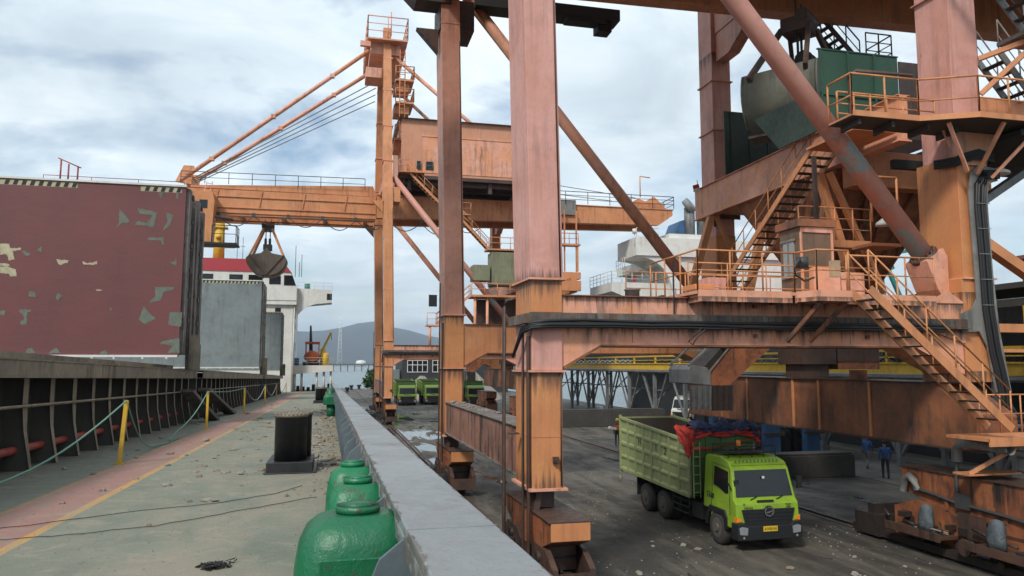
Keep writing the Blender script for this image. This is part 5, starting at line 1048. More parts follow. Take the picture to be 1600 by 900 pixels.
# walkway and cross bars near the hopper middle, ladders and dark pipes
mb = MB(); mb.box(15.2, y0 + 3.8, 9.35, 18, y0 + 4.2, 9.6); railing(mb, [(15.2, y0 + 3.8, 9.6), (18, y0 + 3.8, 9.6)], 1.1, .8, .025, (.33, .66)); railing(mb, [(17.0, y0 + 2.5, 10.0), (18.0, y0 + 2.5, 10.0)], 1.5, .9, .04, (.5,)); mb.box(16.9, y0 + 2.4, 9.2, 18.0, y0 + 3.4, 9.3); B(mb, 'inner_gangway', 'orange')
mb = MB(); mb.box(15.5, y0 + 3.3, 7.3, 15.62, y0 + 3.42, 12.3); mb.path([(14.1, y0 - .4, 12.4), (14.1, y0 - .4, 13.5), (14.3, y0 - .4, 13.7), (16.2, y0 - .4, 13.72)], .05, 8); mb.tube((12.2, y0 + 1.2, 6), (12.2, y0 + 1.2, 7.2), .1); B(mb, 'pipe', 'rustdark')
mb = MB(); mb.lathe([(.02, 11.35), (.28, 11.2), (.30, 11.12)], (19.6, y0 + .1, 0), 16); B(mb, 'floodlight', 'white')
mb = MB(); mb.lathe([(.02, 10.15), (.22, 10.0), (.24, 9.9)], (17.5, y0 + 2.6, 0), 14); B(mb, 'floodlight', 'white')
mb = MB(); mb.tube((9.55, y0 + 1.5, 7.2), (9.55, y0 + 1.5, 7.55), .02); mb.lathe([(.2, 7.18), (.2, 7.42), (.23, 7.43), (.23, 7.46)], (8.1, y0 + 1.2, 0), 16); B(mb, 'equipment_drum', 'greysteel')
mb = MB(); mb.path([(8.75, y0 - .04, 8.1), (8.75, y0 - .04, 6.7)], .022, 5); B(mb, 'cable_drop', 'black')
mb = MB(); mb.tube((9.2, yf - .1, 12.5), (9.2, yf - .1, 13.2), .02)
# boom-head dark machinery seen at the top edge
mb = MB(); mb.box(6.2, yf + .2, 21.95, 13.3, yf + 1.2, 22.5); mb.box(12.2, yf + .3, 21.4, 12.9, yf + 1.0, 21.9); mb.box(10.6, yf + .2, 21.7, 12.6, yf + .8, 21.94); B(mb, 'girder_walkway', 'chassis')
mb = MB(); mb.hexa([(2.3, yf - .2, 22.8), (3.4, yf - .2, 21.7), (3.4, yf + 1, 21.7), (2.3, yf + 1, 22.8), (2.3, yf - .2, 23.4), (3.4, yf - .2, 23.4), (3.4, yf + 1, 23.4), (2.3, yf + 1, 23.4)]); mb.box(3.4, yf - .2, 21.7, 5.0, yf + 1, 23.4); B(mb, 'boom_hinge', 'rustdark')
# stones on the low sill beam
for i in range(26):
    yy = random.uniform(yf - 9, yf - .8); stone(Vector((random.uniform(4.95, 5.6), yy, 3.772)), random.choice([.05, .06, .08, .14 if i == 3 else .07]), 'tan stones lying on the crane beam', 'tan stone lying on top of the low crane beam')

# ------------------------------------------------------------------ grabs
def grab(loc, label, ropes, open_=0.0, s=1.0, rz=0):
    g_ = thing('clamshell_grab', label, 'grab', loc, rot=(0, 0, rz), world=False); K = lambda mb, n, m, p=g_: mb.build(n, m, p, local=True)
    mb = MB(); mb.box(-.55 * s, -.5 * s, -.4 * s, .55 * s, .5 * s, .15 * s); mb.tube((-.6 * s, -.3 * s, .15 * s), (.6 * s, -.3 * s, .15 * s), .25 * s, n=12); K(mb, 'head', 'rustdark')
    hx = (1.55 + 1.5 * open_) * s; hz = (-2.9 + .5 * open_) * s
    for sx in (-1, 1):
        for sy in (-1, 1): mb = MB(); mb.bar((sx * .4 * s, sy * .5 * s, -.2 * s), (sx * hx, sy * 1.0 * s, hz), .15 * s, .2 * s); K(mb, 'arm', 'rustdark' if open_ else 'orange')
    mb = MB(); mb.box(-.4 * s, -.5 * s, -2.3 * s, .4 * s, .5 * s, -1.75 * s)
    for k in (-.2, .2): mb.tube((k * s, 0, -1.8 * s), (k * s, 0, 0), .05 * s, n=6); mb.tube((k * s - .1 * s, -.2 * s, -1.45 * s), (k * s + .1 * s, -.2 * s, -1.45 * s), .32 * s, n=12)
    K(mb, 'lower_sheave_block', 'chassis')
    for sx in (-1, 1):
        prof = [(0, -2.2), (.5, -2.75), (1.6, -2.95)] + [(1.88 * math.cos(R(a)) ** .8 if a < 90 else 0, -3.25 - 1.65 * math.sin(R(a)) ** 1.15) for a in range(0, 91, 9)]; prof = [(x * s, z * s) for x, z in prof]
        a = open_ * R(42); c, sn = math.cos(a), math.sin(a); pv = (0, -2.2 * s)
        pr_ = [(sx * ((x - pv[0]) * c - (z - pv[1]) * sn + pv[0]) + sx * open_ * .15 * s, ((x - pv[0]) * sn + (z - pv[1]) * c) + pv[1]) for x, z in prof]
        if sx < 0: pr_ = pr_[::-1]
        mb = MB()
        for yy in (-1.35, 1.25): mb.prism(pr_, 'y', yy * s, (yy + .1) * s)
        outer = [p for p in (pr_ if sx > 0 else pr_[::-1])]
        op = outer[2:]; mb.add([(x1, sy * 1.3 * s, z1) for x1, z1 in op for sy in (-1, 1)], [(2 * i, 2 * i + 1, 2 * i + 3, 2 * i + 2) for i in range(len(op) - 1)], True)
        sh_ = K(mb, 'shell', 'grab' if open_ else 'grabbr'); so_ = sh_.modifiers.new('thick', 'SOLIDIFY'); so_.thickness = .03 * s
        mb = MB(); (x1, z1), (x2, z2) = outer[-2], outer[-1]; mb.bar((x1, -1.4 * s, z1), (x1, 1.4 * s, z1), .12 * s, .12 * s)
        for yy in (-1.37,): mb.bar((outer[2][0], yy * s, outer[2][1]), (outer[-1][0], yy * s, outer[-1][1]), .05, .18 * s, (0, 1, 0))
        K(mb, 'shell_rib', 'rustdark', sh_)
    mb = MB()
    for k in (-.3, .3): mb.tube((k * s, 0, 0), (k * s, 0, ropes), .035, n=5)
    K(mb, 'hoist_rope', 'wire'); return g_
grab((-6.2, 77.3, 18.85), 'closed clamshell grab hanging from the far crane boom over the ship', .8)
grab((18.2, 25.9, 19.1), 'open dusty clamshell grab hanging over the near crane hopper', 1.0, .6, 1.08, R(36))

# ------------------------------------------------------------------ dump truck (local: x across, y back from the front bumper, z up)
def make_truck(loc, label, cab='limeg', body='bodyg', detail=True, rz=0, group=None, head='bodyg2', dump=True):
    t = thing('dump_truck' if dump else 'lorry', label, 'truck', loc, group, (0, 0, rz), world=False); K = lambda mb, n, m, p=t, **k: mb.build(n, m, p, local=True, **k)
    W = 1.02
    # cab shell with openings carried by separate panes
    mb = MB(); sec = [(-.02, .62), (-.03, 1.02), (.0, 1.36), (.13, 1.47), (.34, 2.30), (.52, 2.50), (1.0, 2.62), (1.85, 2.60), (1.95, 2.5), (1.98, .98), (1.55, .98), (1.5, .75), (.55, .62)]
    def wz(z): return W - max(0, z - 1.5) * .09
    n = len(sec); vs = [(-wz(z), y, z) for y, z in sec] + [(wz(z), y, z) for y, z in sec]
    mb.add(vs, [tuple(range(n)), tuple(range(2 * n - 1, n - 1, -1))] + [(i, (i + 1) % n, n + (i + 1) % n, n + i) for i in range(n)])
    cb = K(mb, 'cab', cab, bevel=.035)
    mb = MB(); a, b = (.155, 1.53), (.355, 2.27)
    mb.hexa([(-.92, a[0] - .035, a[1]), (.92, a[0] - .035, a[1]), (.92, a[0] + .03, a[1]), (-.92, a[0] + .03, a[1]), (-.86, b[0] - .03, b[1]), (.86, b[0] - .03, b[1]), (.86, b[0] + .03, b[1]), (-.86, b[0] + .03, b[1])]); ws = K(mb, 'windscreen', 'glass', bevel=.01)
    mb = MB()
    for x0, x1 in ((-.5, -.35), (.35, .15)): mb.bar((x0, .07, 1.45), (x0 + .35, .16, 1.56), .02, .02)
    mb.box(-.34, -.02, 1.40, .20, .0, 1.45); K(mb, 'wiper', 'plastic', ws)
    for s in (-1, 1):
        dr = MB(); dr.prism([(.30, 1.1), (.44, 1.62), (.44, 2.28), (1.5, 2.35), (1.5, .98), (.9, .98), (.62, 1.0)], 'x', s * (W + .002), s * (W + .012)) if False else None
        mb = MB(); p = [(.42, 1.60), (.50, 2.22), (1.32, 2.30), (1.32, 1.74), (1.0, 1.70), (.60, 1.58)]
        x = lambda z: s * (wz(z) + .006)
        k = len(p); mb.add([(x(z) - s * .012, y, z) for y, z in p] + [(x(z), y, z) for y, z in p], [tuple(range(k)), tuple(range(2 * k - 1, k - 1, -1))] + [(i, (i + 1) % k, k + (i + 1) % k, k + i) for i in range(k)])
        K(mb, 'door_window', 'glass', cb)
        if detail:
            mb = MB(); ed = [(.33, 1.0), (.33, 1.5), (.42, 2.33), (1.42, 2.38), (1.46, .99), (.9, .99)]
            for (y1, z1), (y2, z2) in zip(ed, ed[1:]): mb.bar((x(z1) + s * .0, y1, z1), (x(z2) + s * .0, y2, z2), .012, .012)
            mb.box(s * (W + .01) - .012, 1.28, 1.42, s * (W + .01) + .012, 1.42, 1.46); K(mb, 'door_seam', 'plastic', cb)
            mb = MB(); mb.bar((s * (W + .02), .2, 1.75), (s * (W + .14), .16, 1.95), .03, .03); mb.box(s * (W + .16) - .08, .12, 1.72, s * (W + .16) + .08, .19, 2.08) if s > 0 else mb.box(-.93, .22, 1.78, -.78, .27, 2.0); K(mb, 'mirror', 'plastic')
        mb = MB(); mb.prism([(.5, .55), (.5, .9), (.62, 1.08), (1.5, 1.10), (1.68, .88), (1.80, .5), (1.66, .5), (1.55, .80), (1.42, .95), (.76, .94), (.64, .8), (.62, .55)], 'x', s * (W - .25), s * (W + .05)); K(mb, 'wheel_arch', 'plastic')
        mb = MB(); mb.box(s * .78 - .2, -.12, .52, s * .78 + .2, -.085, .74) if False else mb.prism([(s * .74, .50), (s * .98, .52), (s * 1.0, .70), (s * .90, .74), (s * .72, .70)], 'y', -.14, -.10); K(mb, 'headlight', 'lamp')
        mb = MB(); mb.prism([(s * .86, .87), (s * 1.03, .85), (s * 1.03, 1.0), (s * .90, .95)], 'y', -.055, -.02); mb.box(min(s * 1.0, s * 1.035), -.03, .85, max(s * 1.0, s * 1.035), .10, .98); K(mb, 'indicator', 'orangeplain')
        mb = MB(); mb.box(s * .86 - .025, -.15, .40, s * .86 + .025, -.11, .46); K(mb, 'fog_lamp', 'lamp')
    mb = MB(); mb.prism([(-.86, 1.20), (.86, 1.20), (.74, .74), (-.74, .74)], 'y', -.06, -.03)
    for z in (.88, .98, 1.08): mb.box(-.74, -.075, z, .74, -.06, z + .04)
    gr = K(mb, 'grille', 'plastic')
    mb = MB(); mb.prism([(-1.04, .34), (1.04, .34), (1.06, .55), (1.03, .82), (.76, .84), (.7, .74), (-.7, .74), (-.76, .84), (-1.03, .82), (-1.06, .55)], 'y', -.12, .25); K(mb, 'bumper', 'plastic', bevel=.02)
    if detail:
        mb = MB()
        for i in range(28):
            a1, a2 = 2 * math.pi * i / 28, 2 * math.pi * (i + 1) / 28; e = lambda a, r: (r * math.cos(a), -.095, 1.13 + r * .92 * math.sin(a))
            if i not in (9, 23): mb.bar(e(a1, .135), e(a2, .135), .03, .028)
        mb.prism([(-.095, 1.11), (-.02, 1.135), (.125, 1.165), (.12, 1.14), (.0, 1.105), (-.07, 1.085)], 'y', -.105, -.085)
        lg = K(mb, 'emblem', 'chrome', gr); mb = MB(); mb.wheel((0, -.072, 1.13), .165, .03, 28, 'y'); K(mb, 'emblem_ground', 'plastic', gr)
        mb = MB(); mb.box(-.23, -.135, .58, .23, -.122, .73); pt = K(mb, 'number_plate', 'plate')
        text_obj('plate_lettering', 'A 9105 AU', .10, (0, -.137, .652), (R(90), 0, 0), 'ink', pt, fw=.85)
        text_obj('front_lettering', 'HINO', .085, (-.62, -.02, 1.235), (R(86), 0, 0), 'ink', cb, fw=1.3); text_obj('front_lettering', 'Q', .085, (-.76, -.012, 1.335), (R(86), 0, 0), 'ink', cb)
        text_obj('front_lettering', 'Ranger', .06, (.68, -.012, 1.31), (R(86), 0, 0), 'ink', cb, fw=1.1); text_obj('front_lettering', '500', .075, (.68, -.02, 1.235), (R(86), 0, 0), 'ink', cb, fw=1.3)
        text_obj('door_lettering', '12', .26, (-W - .006, 1.62, 1.40), (R(90), 0, R(-90)), 'ink', cb); mb = MB(); mb.hexa([(-W - .008, 1.30, 1.32), (-W - .008, 1.48, 1.35), (-W - .002, 1.48, 1.35), (-W - .002, 1.30, 1.32), (-W - .008, 1.30, 1.35), (-W - .008, 1.48, 1.40), (-W - .002, 1.48, 1.40), (-W - .002, 1.30, 1.35)]); K(mb, 'door_mark', 'ink', cb)
        mb = MB(); mb.box(-.02, .205, 2.03, .06, .215, 2.10); K(mb, 'sticker', 'white', ws)
        # roof rack and beacon
        mb = MB()
        for z in (2.72, 2.92):
            for (x1, y1), (x2, y2) in zip([(-.8, .75), (.8, .75), (.8, 1.7), (-.8, 1.7)], [(.8, .75), (.8, 1.7), (-.8, 1.7), (-.8, .75)]): mb.tube((x1, y1, z), (x2, y2, z), .014, n=5)
        for x1 in (-.8, -.4, 0, .4, .8):
            for y1 in (.75, 1.7): mb.tube((x1, y1, 2.58), (x1, y1, 2.92), .013, n=5)
        for x1 in (-.6, -.3, 0, .3, .6): mb.tube((x1, .75, 2.72), (x1, 1.7, 2.72), .012, n=5)
        mb.box(-.75, .95, 2.69, .75, 1.6, 2.715); rk = K(mb, 'roof_rack', 'plastic'); mb = MB(); mb.lathe([(.07, 2.93), (.07, 3.06), (.05, 3.10)], (-.42, .8, 0), 14); K(mb, 'beacon', 'orangeplain')
        mb = MB(); mb.box(-.9, .40, 2.40, .9, .52, 2.46); K(mb, 'sun_visor', cab, cb)
        for k in range(11): mb = MB()
        mb = MB()
        for k in range(12): xx = -.74 + k * .125; mb.bar((xx, .44, 2.475), (xx + .07, .56, 2.535), .05, .012)
        K(mb, 'roof_lettering', 'bodyg2', cb)
        mb = MB(); mb.bar((-.0, 1.35, 1.6), (0, 1.5, 2.2), 1.3, .2); K(mb, 'seat_row', 'plastic')
    # wheels
    def wheelset(y, dual):
        for s in (-1, 1):
            wh = MB(); wh.lathe([(.30, -.14), (.46, -.135), (.50, -.09), (.50, .09), (.46, .135), (.30, .14)], (0, 0, 0), 28)
            for m_i in range(2 if dual else 1):
                xc = s * (W - .12 - m_i * .3)
                mb = MB(); mb.v = [Vector((xc + v.z * s, y + v.x, .5 + v.y)) for v in wh.v]; mb.f = wh.f; mb.sm = wh.sm; mb.mi = wh.mi
                wo = K(mb, 'wheel', 'tyre')
                if m_i == 0:
                    mb = MB(); mb.lathe([(.0, 0), (.0, 0)], (0, 0, -9), 3) if False else mb.wheel((xc + s * .095, y, .5), .285, .10, 28); hubm = K(mb, 'rim', 'hub', wo)
                    mb = MB(); mb.wheel((xc + s * .15, y, .5), .12, .08, 16)
                    for q in range(8): a = q * .785; mb.tube((xc + s * .12, y + .2 * math.cos(a), .5 + .2 * math.sin(a)), (xc + s * .15, y + .2 * math.cos(a), .5 + .2 * math.sin(a)), .02, n=6)
                    K(mb, 'hub', 'hub', wo)
    wheelset(1.1, False); wheelset(4.95, True); wheelset(6.45, True)
    # chassis
    mb = MB()
    for s in (-1, 1): mb.box(s * .42 - .05, .3, .62, s * .42 + .05, 8.0, .9)
    for y in (2.2, 3.4, 4.95, 6.45, 7.9): mb.box(-.9 if y in (4.95, 6.45) else -.4, y - .08, .42, .9 if y in (4.95, 6.45) else .4, y + .08, .62)
    mb.box(-.95, 2.2, .5, -.5, 2.9, 1.0); mb.tube((.75, 2.4, .75), (.75, 3.6, .75), .3, n=16); mb.box(-.6, 2.05, .9, .6, 2.4, 2.2); mb.box(-1.0, 7.3, .45, -.5, 7.34, 1.1); mb.box(.5, 7.3, .45, 1.0, 7.34, 1.1)
    for s in (-1, 1):
        for z in (.52, .72, .92): mb.tube((s * .98, 3.0, z), (s * .98, 4.2, z), .03, n=6)
        for y in (3.0, 3.6, 4.2): mb.tube((s * .98, y, .45), (s * .98, y, 1.15), .03, n=6)
    K(mb, 'chassis', 'chassis')
    # dump body
    if not dump:
        mb = MB(); mb.box(-1.1, 2.2, 1.0, 1.1, 8.2, 2.9); K(mb, 'cargo_box', body, bevel=.03); return t
    y0_, y1_, Wb = 2.55, 8.55, 1.17; zt0, zt1, zb0 = 2.95, 3.32, 1.12
    for s in (-1, 1):
        zt = lambda y: zt0 + (zt1 - zt0) * (y - y0_) / (y1_ - y0_)
        mb = MB(); xi, xo = s * (Wb - .06), s * (Wb - .03)
        mb.prism([(y0_, zb0), (y1_, zb0 + .12), (y1_, zt(y1_)), (y0_, zt(y0_))], 'x', xi, xo)
        for k in range(9): y = y0_ + (y1_ - y0_ - .12) * k / 8; zz = zb0 + .12 * (y - y0_) / 6; mb.prism([(y, zz), (y + .12, zz), (y + .12, zt(y) - .01), (y, zt(y) - .01)], 'x', xo - s * .001, s * (Wb + .022))
        for f in (0, .25, .5, .75, 1):
            hh = .07 if f not in (0, 1, .5) else .10
            za = zb0 + f * (zt0 - zb0 - hh); zc_ = zb0 + .12 + f * (zt1 - zb0 - .12 - hh)
            mb.prism([(y0_, za), (y1_, zc_), (y1_, zc_ + hh), (y0_, za + hh)], 'x', xo - s * .001, s * (Wb + .018 + (.03 if f in (0, 1) else 0)))
            if detail and f < 1: # sloped sill under each pocket
                mb.add([(s * (Wb + .018), y0_, za + hh), (s * (Wb + .018), y1_, zc_ + hh), (xo, y1_, zc_ + hh + .06), (xo, y0_, za + hh + .06)], [(0, 1, 2, 3)])
        sd = K(mb, 'body_side', body, bevel=.008 if detail else 0)
        if detail and s < 0:
            for ch, y in (('H', 6.68), ('1', 5.2), ('2', 4.46)): text_obj('side_lettering', ch, .36, (-Wb + .028 - .006, y, 2.262 + .35 * (y - y0_) / 6), (R(90), 0, R(-90)), 'ink', sd)
        mb = MB(); mb.prism([(y0_, zb0), (y1_, zb0 + .12), (y1_, zt1 - .08), (y0_, zt0 - .08)], 'x', s * (Wb - .075), s * (Wb - .062)); K(mb, 'body_lining', 'bodyin', sd)
    mb = MB(); mb.prism([(y0_, zb0 + .08), (y1_, zb0 + .2), (y1_, zb0 + .26), (y0_, zb0 + .14)], 'x', -Wb + .08, Wb - .08); mb.box(-Wb + .08, y0_ + .062, 1.2, Wb - .08, y0_ + .075, 2.9); K(mb, 'body_floor', 'bodyin')
    mb = MB(); mb.box(-Wb + .06, y0_, zb0 + .05, Wb - .06, y0_ + .06, 3.12); mb.box(-Wb, y0_ - .1, 3.12, Wb, y0_ + .12, 3.2)
    for x1 in (-.6, -.05, .5): mb.box(x1, y0_ - .04, 1.2, x1 + .05, y0_ - .001, 3.1)
    for z in (1.7, 2.35, 2.8): mb.box(-Wb + .08, y0_ - .035, z, Wb - .08, y0_ - .002, z + .05)
    K(mb, 'headboard', head)
    mb = MB(); mb.box(-Wb + .06, y1_ - .05, zb0 + .2, Wb - .06, y1_, zt1 - .02); tg = K(mb, 'tailgate', body); mb = MB(); mb.box(-Wb + .09, y1_ - .065, zb0 + .3, Wb - .09, y1_ - .052, zt1 - .08); K(mb, 'body_lining', 'bodyin', tg); mb = MB(); mb.box(-Wb - .03, y1_ - .06, zb0 + .0, -Wb + .05, y1_ + .05, zt1 + .06); mb.box(Wb - .05, y1_ - .06, zb0, Wb + .03, y1_ + .05, zt1 + .06); mb.tube((-Wb - .02, y1_, 1.0), (-Wb - .02, y1_, .8), .03); K(mb, 'tailgate_post', body, tg)
    mb = MB(); mb.box(-Wb + .02, y0_ - .2, 1.15, -Wb + .05, y0_ - .17, 2.9); mb.box(-Wb + .25, y0_ - .2, 1.15, -Wb + .28, y0_ - .17, 2.9)
    for k in range(6): mb.box(-Wb + .05, y0_ - .2, 1.3 + k * .28, -Wb + .25, y0_ - .17, 1.33 + k * .28)
    K(mb, 'ladder', body); return t
TX, TY = 12.55, 20.25
truck = make_truck((TX, TY, 0), 'lime green dump truck with red and blue tarpaulin bundled on its body, nearest the camera')
# tarpaulin thrown over the front of the body
def sheet(rows, mat, name, label, amp, seed):
    """rows of points, wrinkled like loose cloth, given thickness"""
    mb = MB(); vs = []; m = len(rows[0])
    for r in rows:
        for p in r:
            p = Vector(p); q = p * 3.1 + Vector((seed, 0, 0))
            n1 = abs(mnoise.noise(q)) * 2 - .5 + abs(mnoise.noise(q * 2.7)) * .9; n2 = mnoise.noise(q * 1.3 + Vector((9, 9, 9)))
            vs.append(p + Vector((.35 * n2, -n1 * .8, n1 * .7)) * amp)
    fs = [(i * m + j, i * m + j + 1, (i + 1) * m + j + 1, (i + 1) * m + j) for i in range(len(rows) - 1) for j in range(m - 1)]
    return vs, fs
bx0, bx1, by = TX - 1.2, TX + 1.2, TY + 2.5
def drape(x0, x1, n, top, drop, back=.45, lift=.0):
    rows = []
    for i in range(n):
        t = i / (n - 1); x = x0 + (x1 - x0) * t; d = drop(t); r = []
        for j in range(9): r.append((x, by + back - (back + .12) * j / 8, top(t) + lift * math.sin(math.pi * j / 8)))
        for j in range(1, 13): r.append((x + .03 * math.sin(j), by - .13 - .03 * math.sin(j * .7 + x * 6), top(t) - d * j / 12))
        rows.append(r)
    return rows
mb = MB()
v1, f1 = sheet(drape(bx0 - .1, bx1 + .08, 70, lambda t: 3.22, lambda t: (.75 * max(0, 1 - t / .10) ** .6 if t < .10 else 0) + .12 + .10 * math.sin(t * 9) ** 2 + (.35 if t > .95 else 0)), 'tarpr', '', '', .07, 2)
mb.add(v1, f1, True)
rows = []
for i in range(34):
    t = i / 33; y = by - .12 + 1.0 * t; d = .80 * (1 - t) ** .8 + .15 * math.sin(7 * t) ** 2; r = [(bx0 + .35 - .43 * j / 6, y, 3.24 + .1 * t) for j in range(7)] + [(bx0 - .10 - .03 * math.sin(j + 5 * t), y - .12 * j / 12, 3.22 + .1 * t - d * j / 12) for j in range(1, 13)]
    rows.append(r)
v2, f2 = sheet(rows, 'tarpr', '', '', .07, 6); mb.add(v2, f2, True)
o = mb.build('tarpaulin', 'tarpr'); md = o.modifiers.new('thick', 'SOLIDIFY'); md.thickness = .012; tag(o, 'bright red tarpaulin hanging over the front corner of the dump truck body', 'tarpaulin')
mb = MB(); v3, f3 = sheet(drape(bx0 + .1, bx1 + .02, 80, lambda t: 3.32 + .07 * math.sin(t * 17), lambda t: .16 + .08 * math.sin(t * 13 + 1), .5, .16), 'tarpb', '', '', .15, 11); mb.add(v3, f3, True)
o = mb.build('tarpaulin', 'tarpb'); md = o.modifiers.new('thick', 'SOLIDIFY'); md.thickness = .02; tag(o, 'crumpled dark blue tarpaulin bundled along the top of the truck headboard', 'tarpaulin')
mb = MB(); mb.path([(bx0 + .1, by - .12, 2.72), (bx0 + .6, by - .12, 2.66), (bx0 + 1.3, by - .12, 2.78), (bx1 - .3, by - .12, 2.95), (bx1, by - .1, 3.0)], .018, 5); mb.prism([(bx0 + .08, 2.62), (bx0 + .75, 2.70), (bx0 + .08, 2.78)], 'y', by - .14, by - .125); tag(mb.build('strap', 'tarpr'), 'thin strap and red flap across the truck headboard', 'strap')
# far trucks
ft = make_truck((10.0, 100, 0), 'far green dump truck facing us, left one of the parked pair', detail=False, cab='limedk', body='limedk', head='bodyg2')
for i, (x, y, lab) in enumerate(((13.6, 101, 'far green dump truck facing us, right one of the parked pair'), (18.6, 97, 'green dump truck partly hidden behind the brown crane leg'))):
    c = copy_tree(ft); c.location = (x, y, 0); c['label'] = lab
for o in [q for q in bpy.data.objects if q.get('category') == 'truck' and q.location.y > 60]: o['group'] = 'green trucks parked at the end of the quay'; o.scale = (1.15, 1, 1.0)
make_truck((16.9, 99, 0), 'olive box lorry parked beside the two far green trucks', detail=False, dump=False, cab='chassis', body=paint('olive_box', (.20, .17, .06), None, rust=.2))
t2 = make_truck((30.2, 62, 0), 'white truck cab seen between the conveyor legs', detail=False, cab='white', body='white', dump=False, rz=R(-60))
make_truck((24.4, 13.4, 0), 'white truck behind the near crane bogies at the right edge', detail=False, cab='white', body='greysteel', head='greysteel')
# ------------------------------------------------------------------ people
def person(loc, rz, label, pose, top, legm, hat=None):
    t = thing('person', label, 'person', loc, None, (0, 0, rz), world=False)
    J = dict(pel=(0, 0, .95), che=(0, .0, 1.28), neck=(0, .0, 1.50), head=(0, .02, 1.62), top=(0, .02, 1.74), hl=(-.1, 0, .92), hr=(.1, 0, .92), kl=(-.11, 0, .5), kr=(.11, 0, .5), al=(-.11, 0, .09), ar=(.11, 0, .09), fl=(-.11, .17, .04), fr=(.11, .17, .04),
             sl=(-.19, 0, 1.43), sr=(.19, 0, 1.43), el=(-.25, 0, 1.14), er=(.25, 0, 1.14), wl=(-.24, .06, .9), wr=(.24, .06, .9), dl=(-.24, .09, .80), dr=(.24, .09, .80)); J.update(pose)
    rad = dict(pel=.15, che=.17, neck=.06, head=.10, top=.085, hl=.10, hr=.10, kl=.07, kr=.07, al=.05, ar=.05, fl=.04, fr=.04, sl=.075, sr=.075, el=.05, er=.05, wl=.035, wr=.035, dl=.035, dr=.035)
    ks = list(J); idx = {k: i for i, k in enumerate(ks)}; E = [('pel', 'che'), ('che', 'neck'), ('neck', 'head'), ('head', 'top'), ('pel', 'hl'), ('pel', 'hr'), ('hl', 'kl'), ('hr', 'kr'), ('kl', 'al'), ('kr', 'ar'), ('al', 'fl'), ('ar', 'fr'), ('che', 'sl'), ('che', 'sr'), ('sl', 'el'), ('sr', 'er'), ('el', 'wl'), ('er', 'wr'), ('wl', 'dl'), ('wr', 'dr')]
    me = bpy.data.meshes.new('b'); me.from_pydata([J[k] for k in ks], [(idx[a], idx[b]) for a, b in E], []); o = bpy.data.objects.new('tmp', me); COL.objects.link(o)
    sk = o.modifiers.new('s', 'SKIN'); 
    for i, k in enumerate(ks): me.skin_vertices[0].data[i].radius = (rad[k], rad[k] * (.8 if k in ('pel', 'che') else 1)); me.skin_vertices[0].data[i].use_root = (k == 'pel')
    o.modifiers.new('u', 'SUBSURF').levels = 2
    dg = bpy.context.evaluated_depsgraph_get(); m2 = bpy.data.meshes.new_from_object(o.evaluated_get(dg)); bpy.data.objects.remove(o)
    for m in (M[top], M[legm], M['skin'], M['plastic']): m2.materials.append(m)
    for p in m2.polygons:
        c = p.center; p.use_smooth = True
        p.material_index = 3 if c.z < .11 else 1 if c.z < .93 and abs(c.x) < .2 else 2 if c.z > 1.51 or (abs(c.x) > .2 and c.z < .88) else 0
    b = bpy.data.objects.new('body', m2); COL.objects.link(b); b.parent = t
    hx, hy, hz = J['head']
    if hat:
        mb = MB(); mb.lathe([(.135, 1.70), (.15, 1.705), (.12, 1.72), (.115, 1.78), (.07, 1.83), (.02, 1.845)], (hx, hy, 0), 18); mb.build('helmet', hat, t, local=True)
    else:
        mb = MB(); mb.lathe([(.07, 1.60), (.108, 1.64), (.112, 1.70), (.08, 1.765), (.02, 1.785)], (hx, hy - .02, 0), 16); mb.build('hair', 'ink', t, local=True)
    return t
person((18.6, 47.6, 0), R(175), 'worker in dark clothes, orange vest and yellow helmet holding a pale sheet', dict(kl=(-.1, .06, .5), el=(-.30, .05, 1.18), wl=(-.42, .22, 1.15), dl=(-.48, .28, 1.16)), 'trouser', 'trouser', 'yellow')
o = [q for q in bpy.data.objects if q.name.startswith('person')][-1]
mb = MB(); mb.box(-.24, .10, 1.08, .24, .14, 1.4); mb.build('vest', 'vest', o, local=True)
mb = MB(); mb.box(18.85, 47.0, 1.10, 19.0 + .35, 47.2, 1.22); mb.hexa([(18.15, 47.05, 1.05), (18.5, 47.05, 1.1), (18.5, 47.3, 1.1), (18.15, 47.3, 1.05), (18.15, 47.05, 1.2), (18.5, 47.05, 1.25), (18.5, 47.3, 1.25), (18.15, 47.3, 1.2)]) if False else None
mb = MB(); mb.hexa([(17.85, 47.1, 1.22), (18.35, 47.1, 1.12), (18.35, 47.4, 1.12), (17.85, 47.4, 1.22), (17.95, 47.1, 1.36), (18.35, 47.1, 1.26), (18.35, 47.4, 1.26), (17.95, 47.4, 1.36)]); tag(mb.build('plastic_sheet', 'white'), 'folded pale sheet held out by the helmeted worker', 'sheet')
walk = dict(kl=(-.1, .18, .52), al=(-.1, .12, .1), fl=(-.1, .28, .06), kr=(.1, -.05, .5), ar=(.1, -.32, .13), fr=(.1, -.2, .05), wl=(-.22, -.05, .92), wr=(.23, .16, .95))
person((27.2, 34.4, 0), R(-65), 'man in blue shirt and grey trousers walking, left one of the two', walk, 'shirt', 'steelgrey')
person((25.8, 31.4, 0), R(-30), 'man in blue shirt and dark trousers walking, right one of the two', dict(kl=(-.1, .10, .5), kr=(.1, -.02, .5), ar=(.1, -.15, .1), fr=(.1, .0, .04), head=(0, .10, 1.60), top=(0, .12, 1.72)), 'shirt', 'trouser')

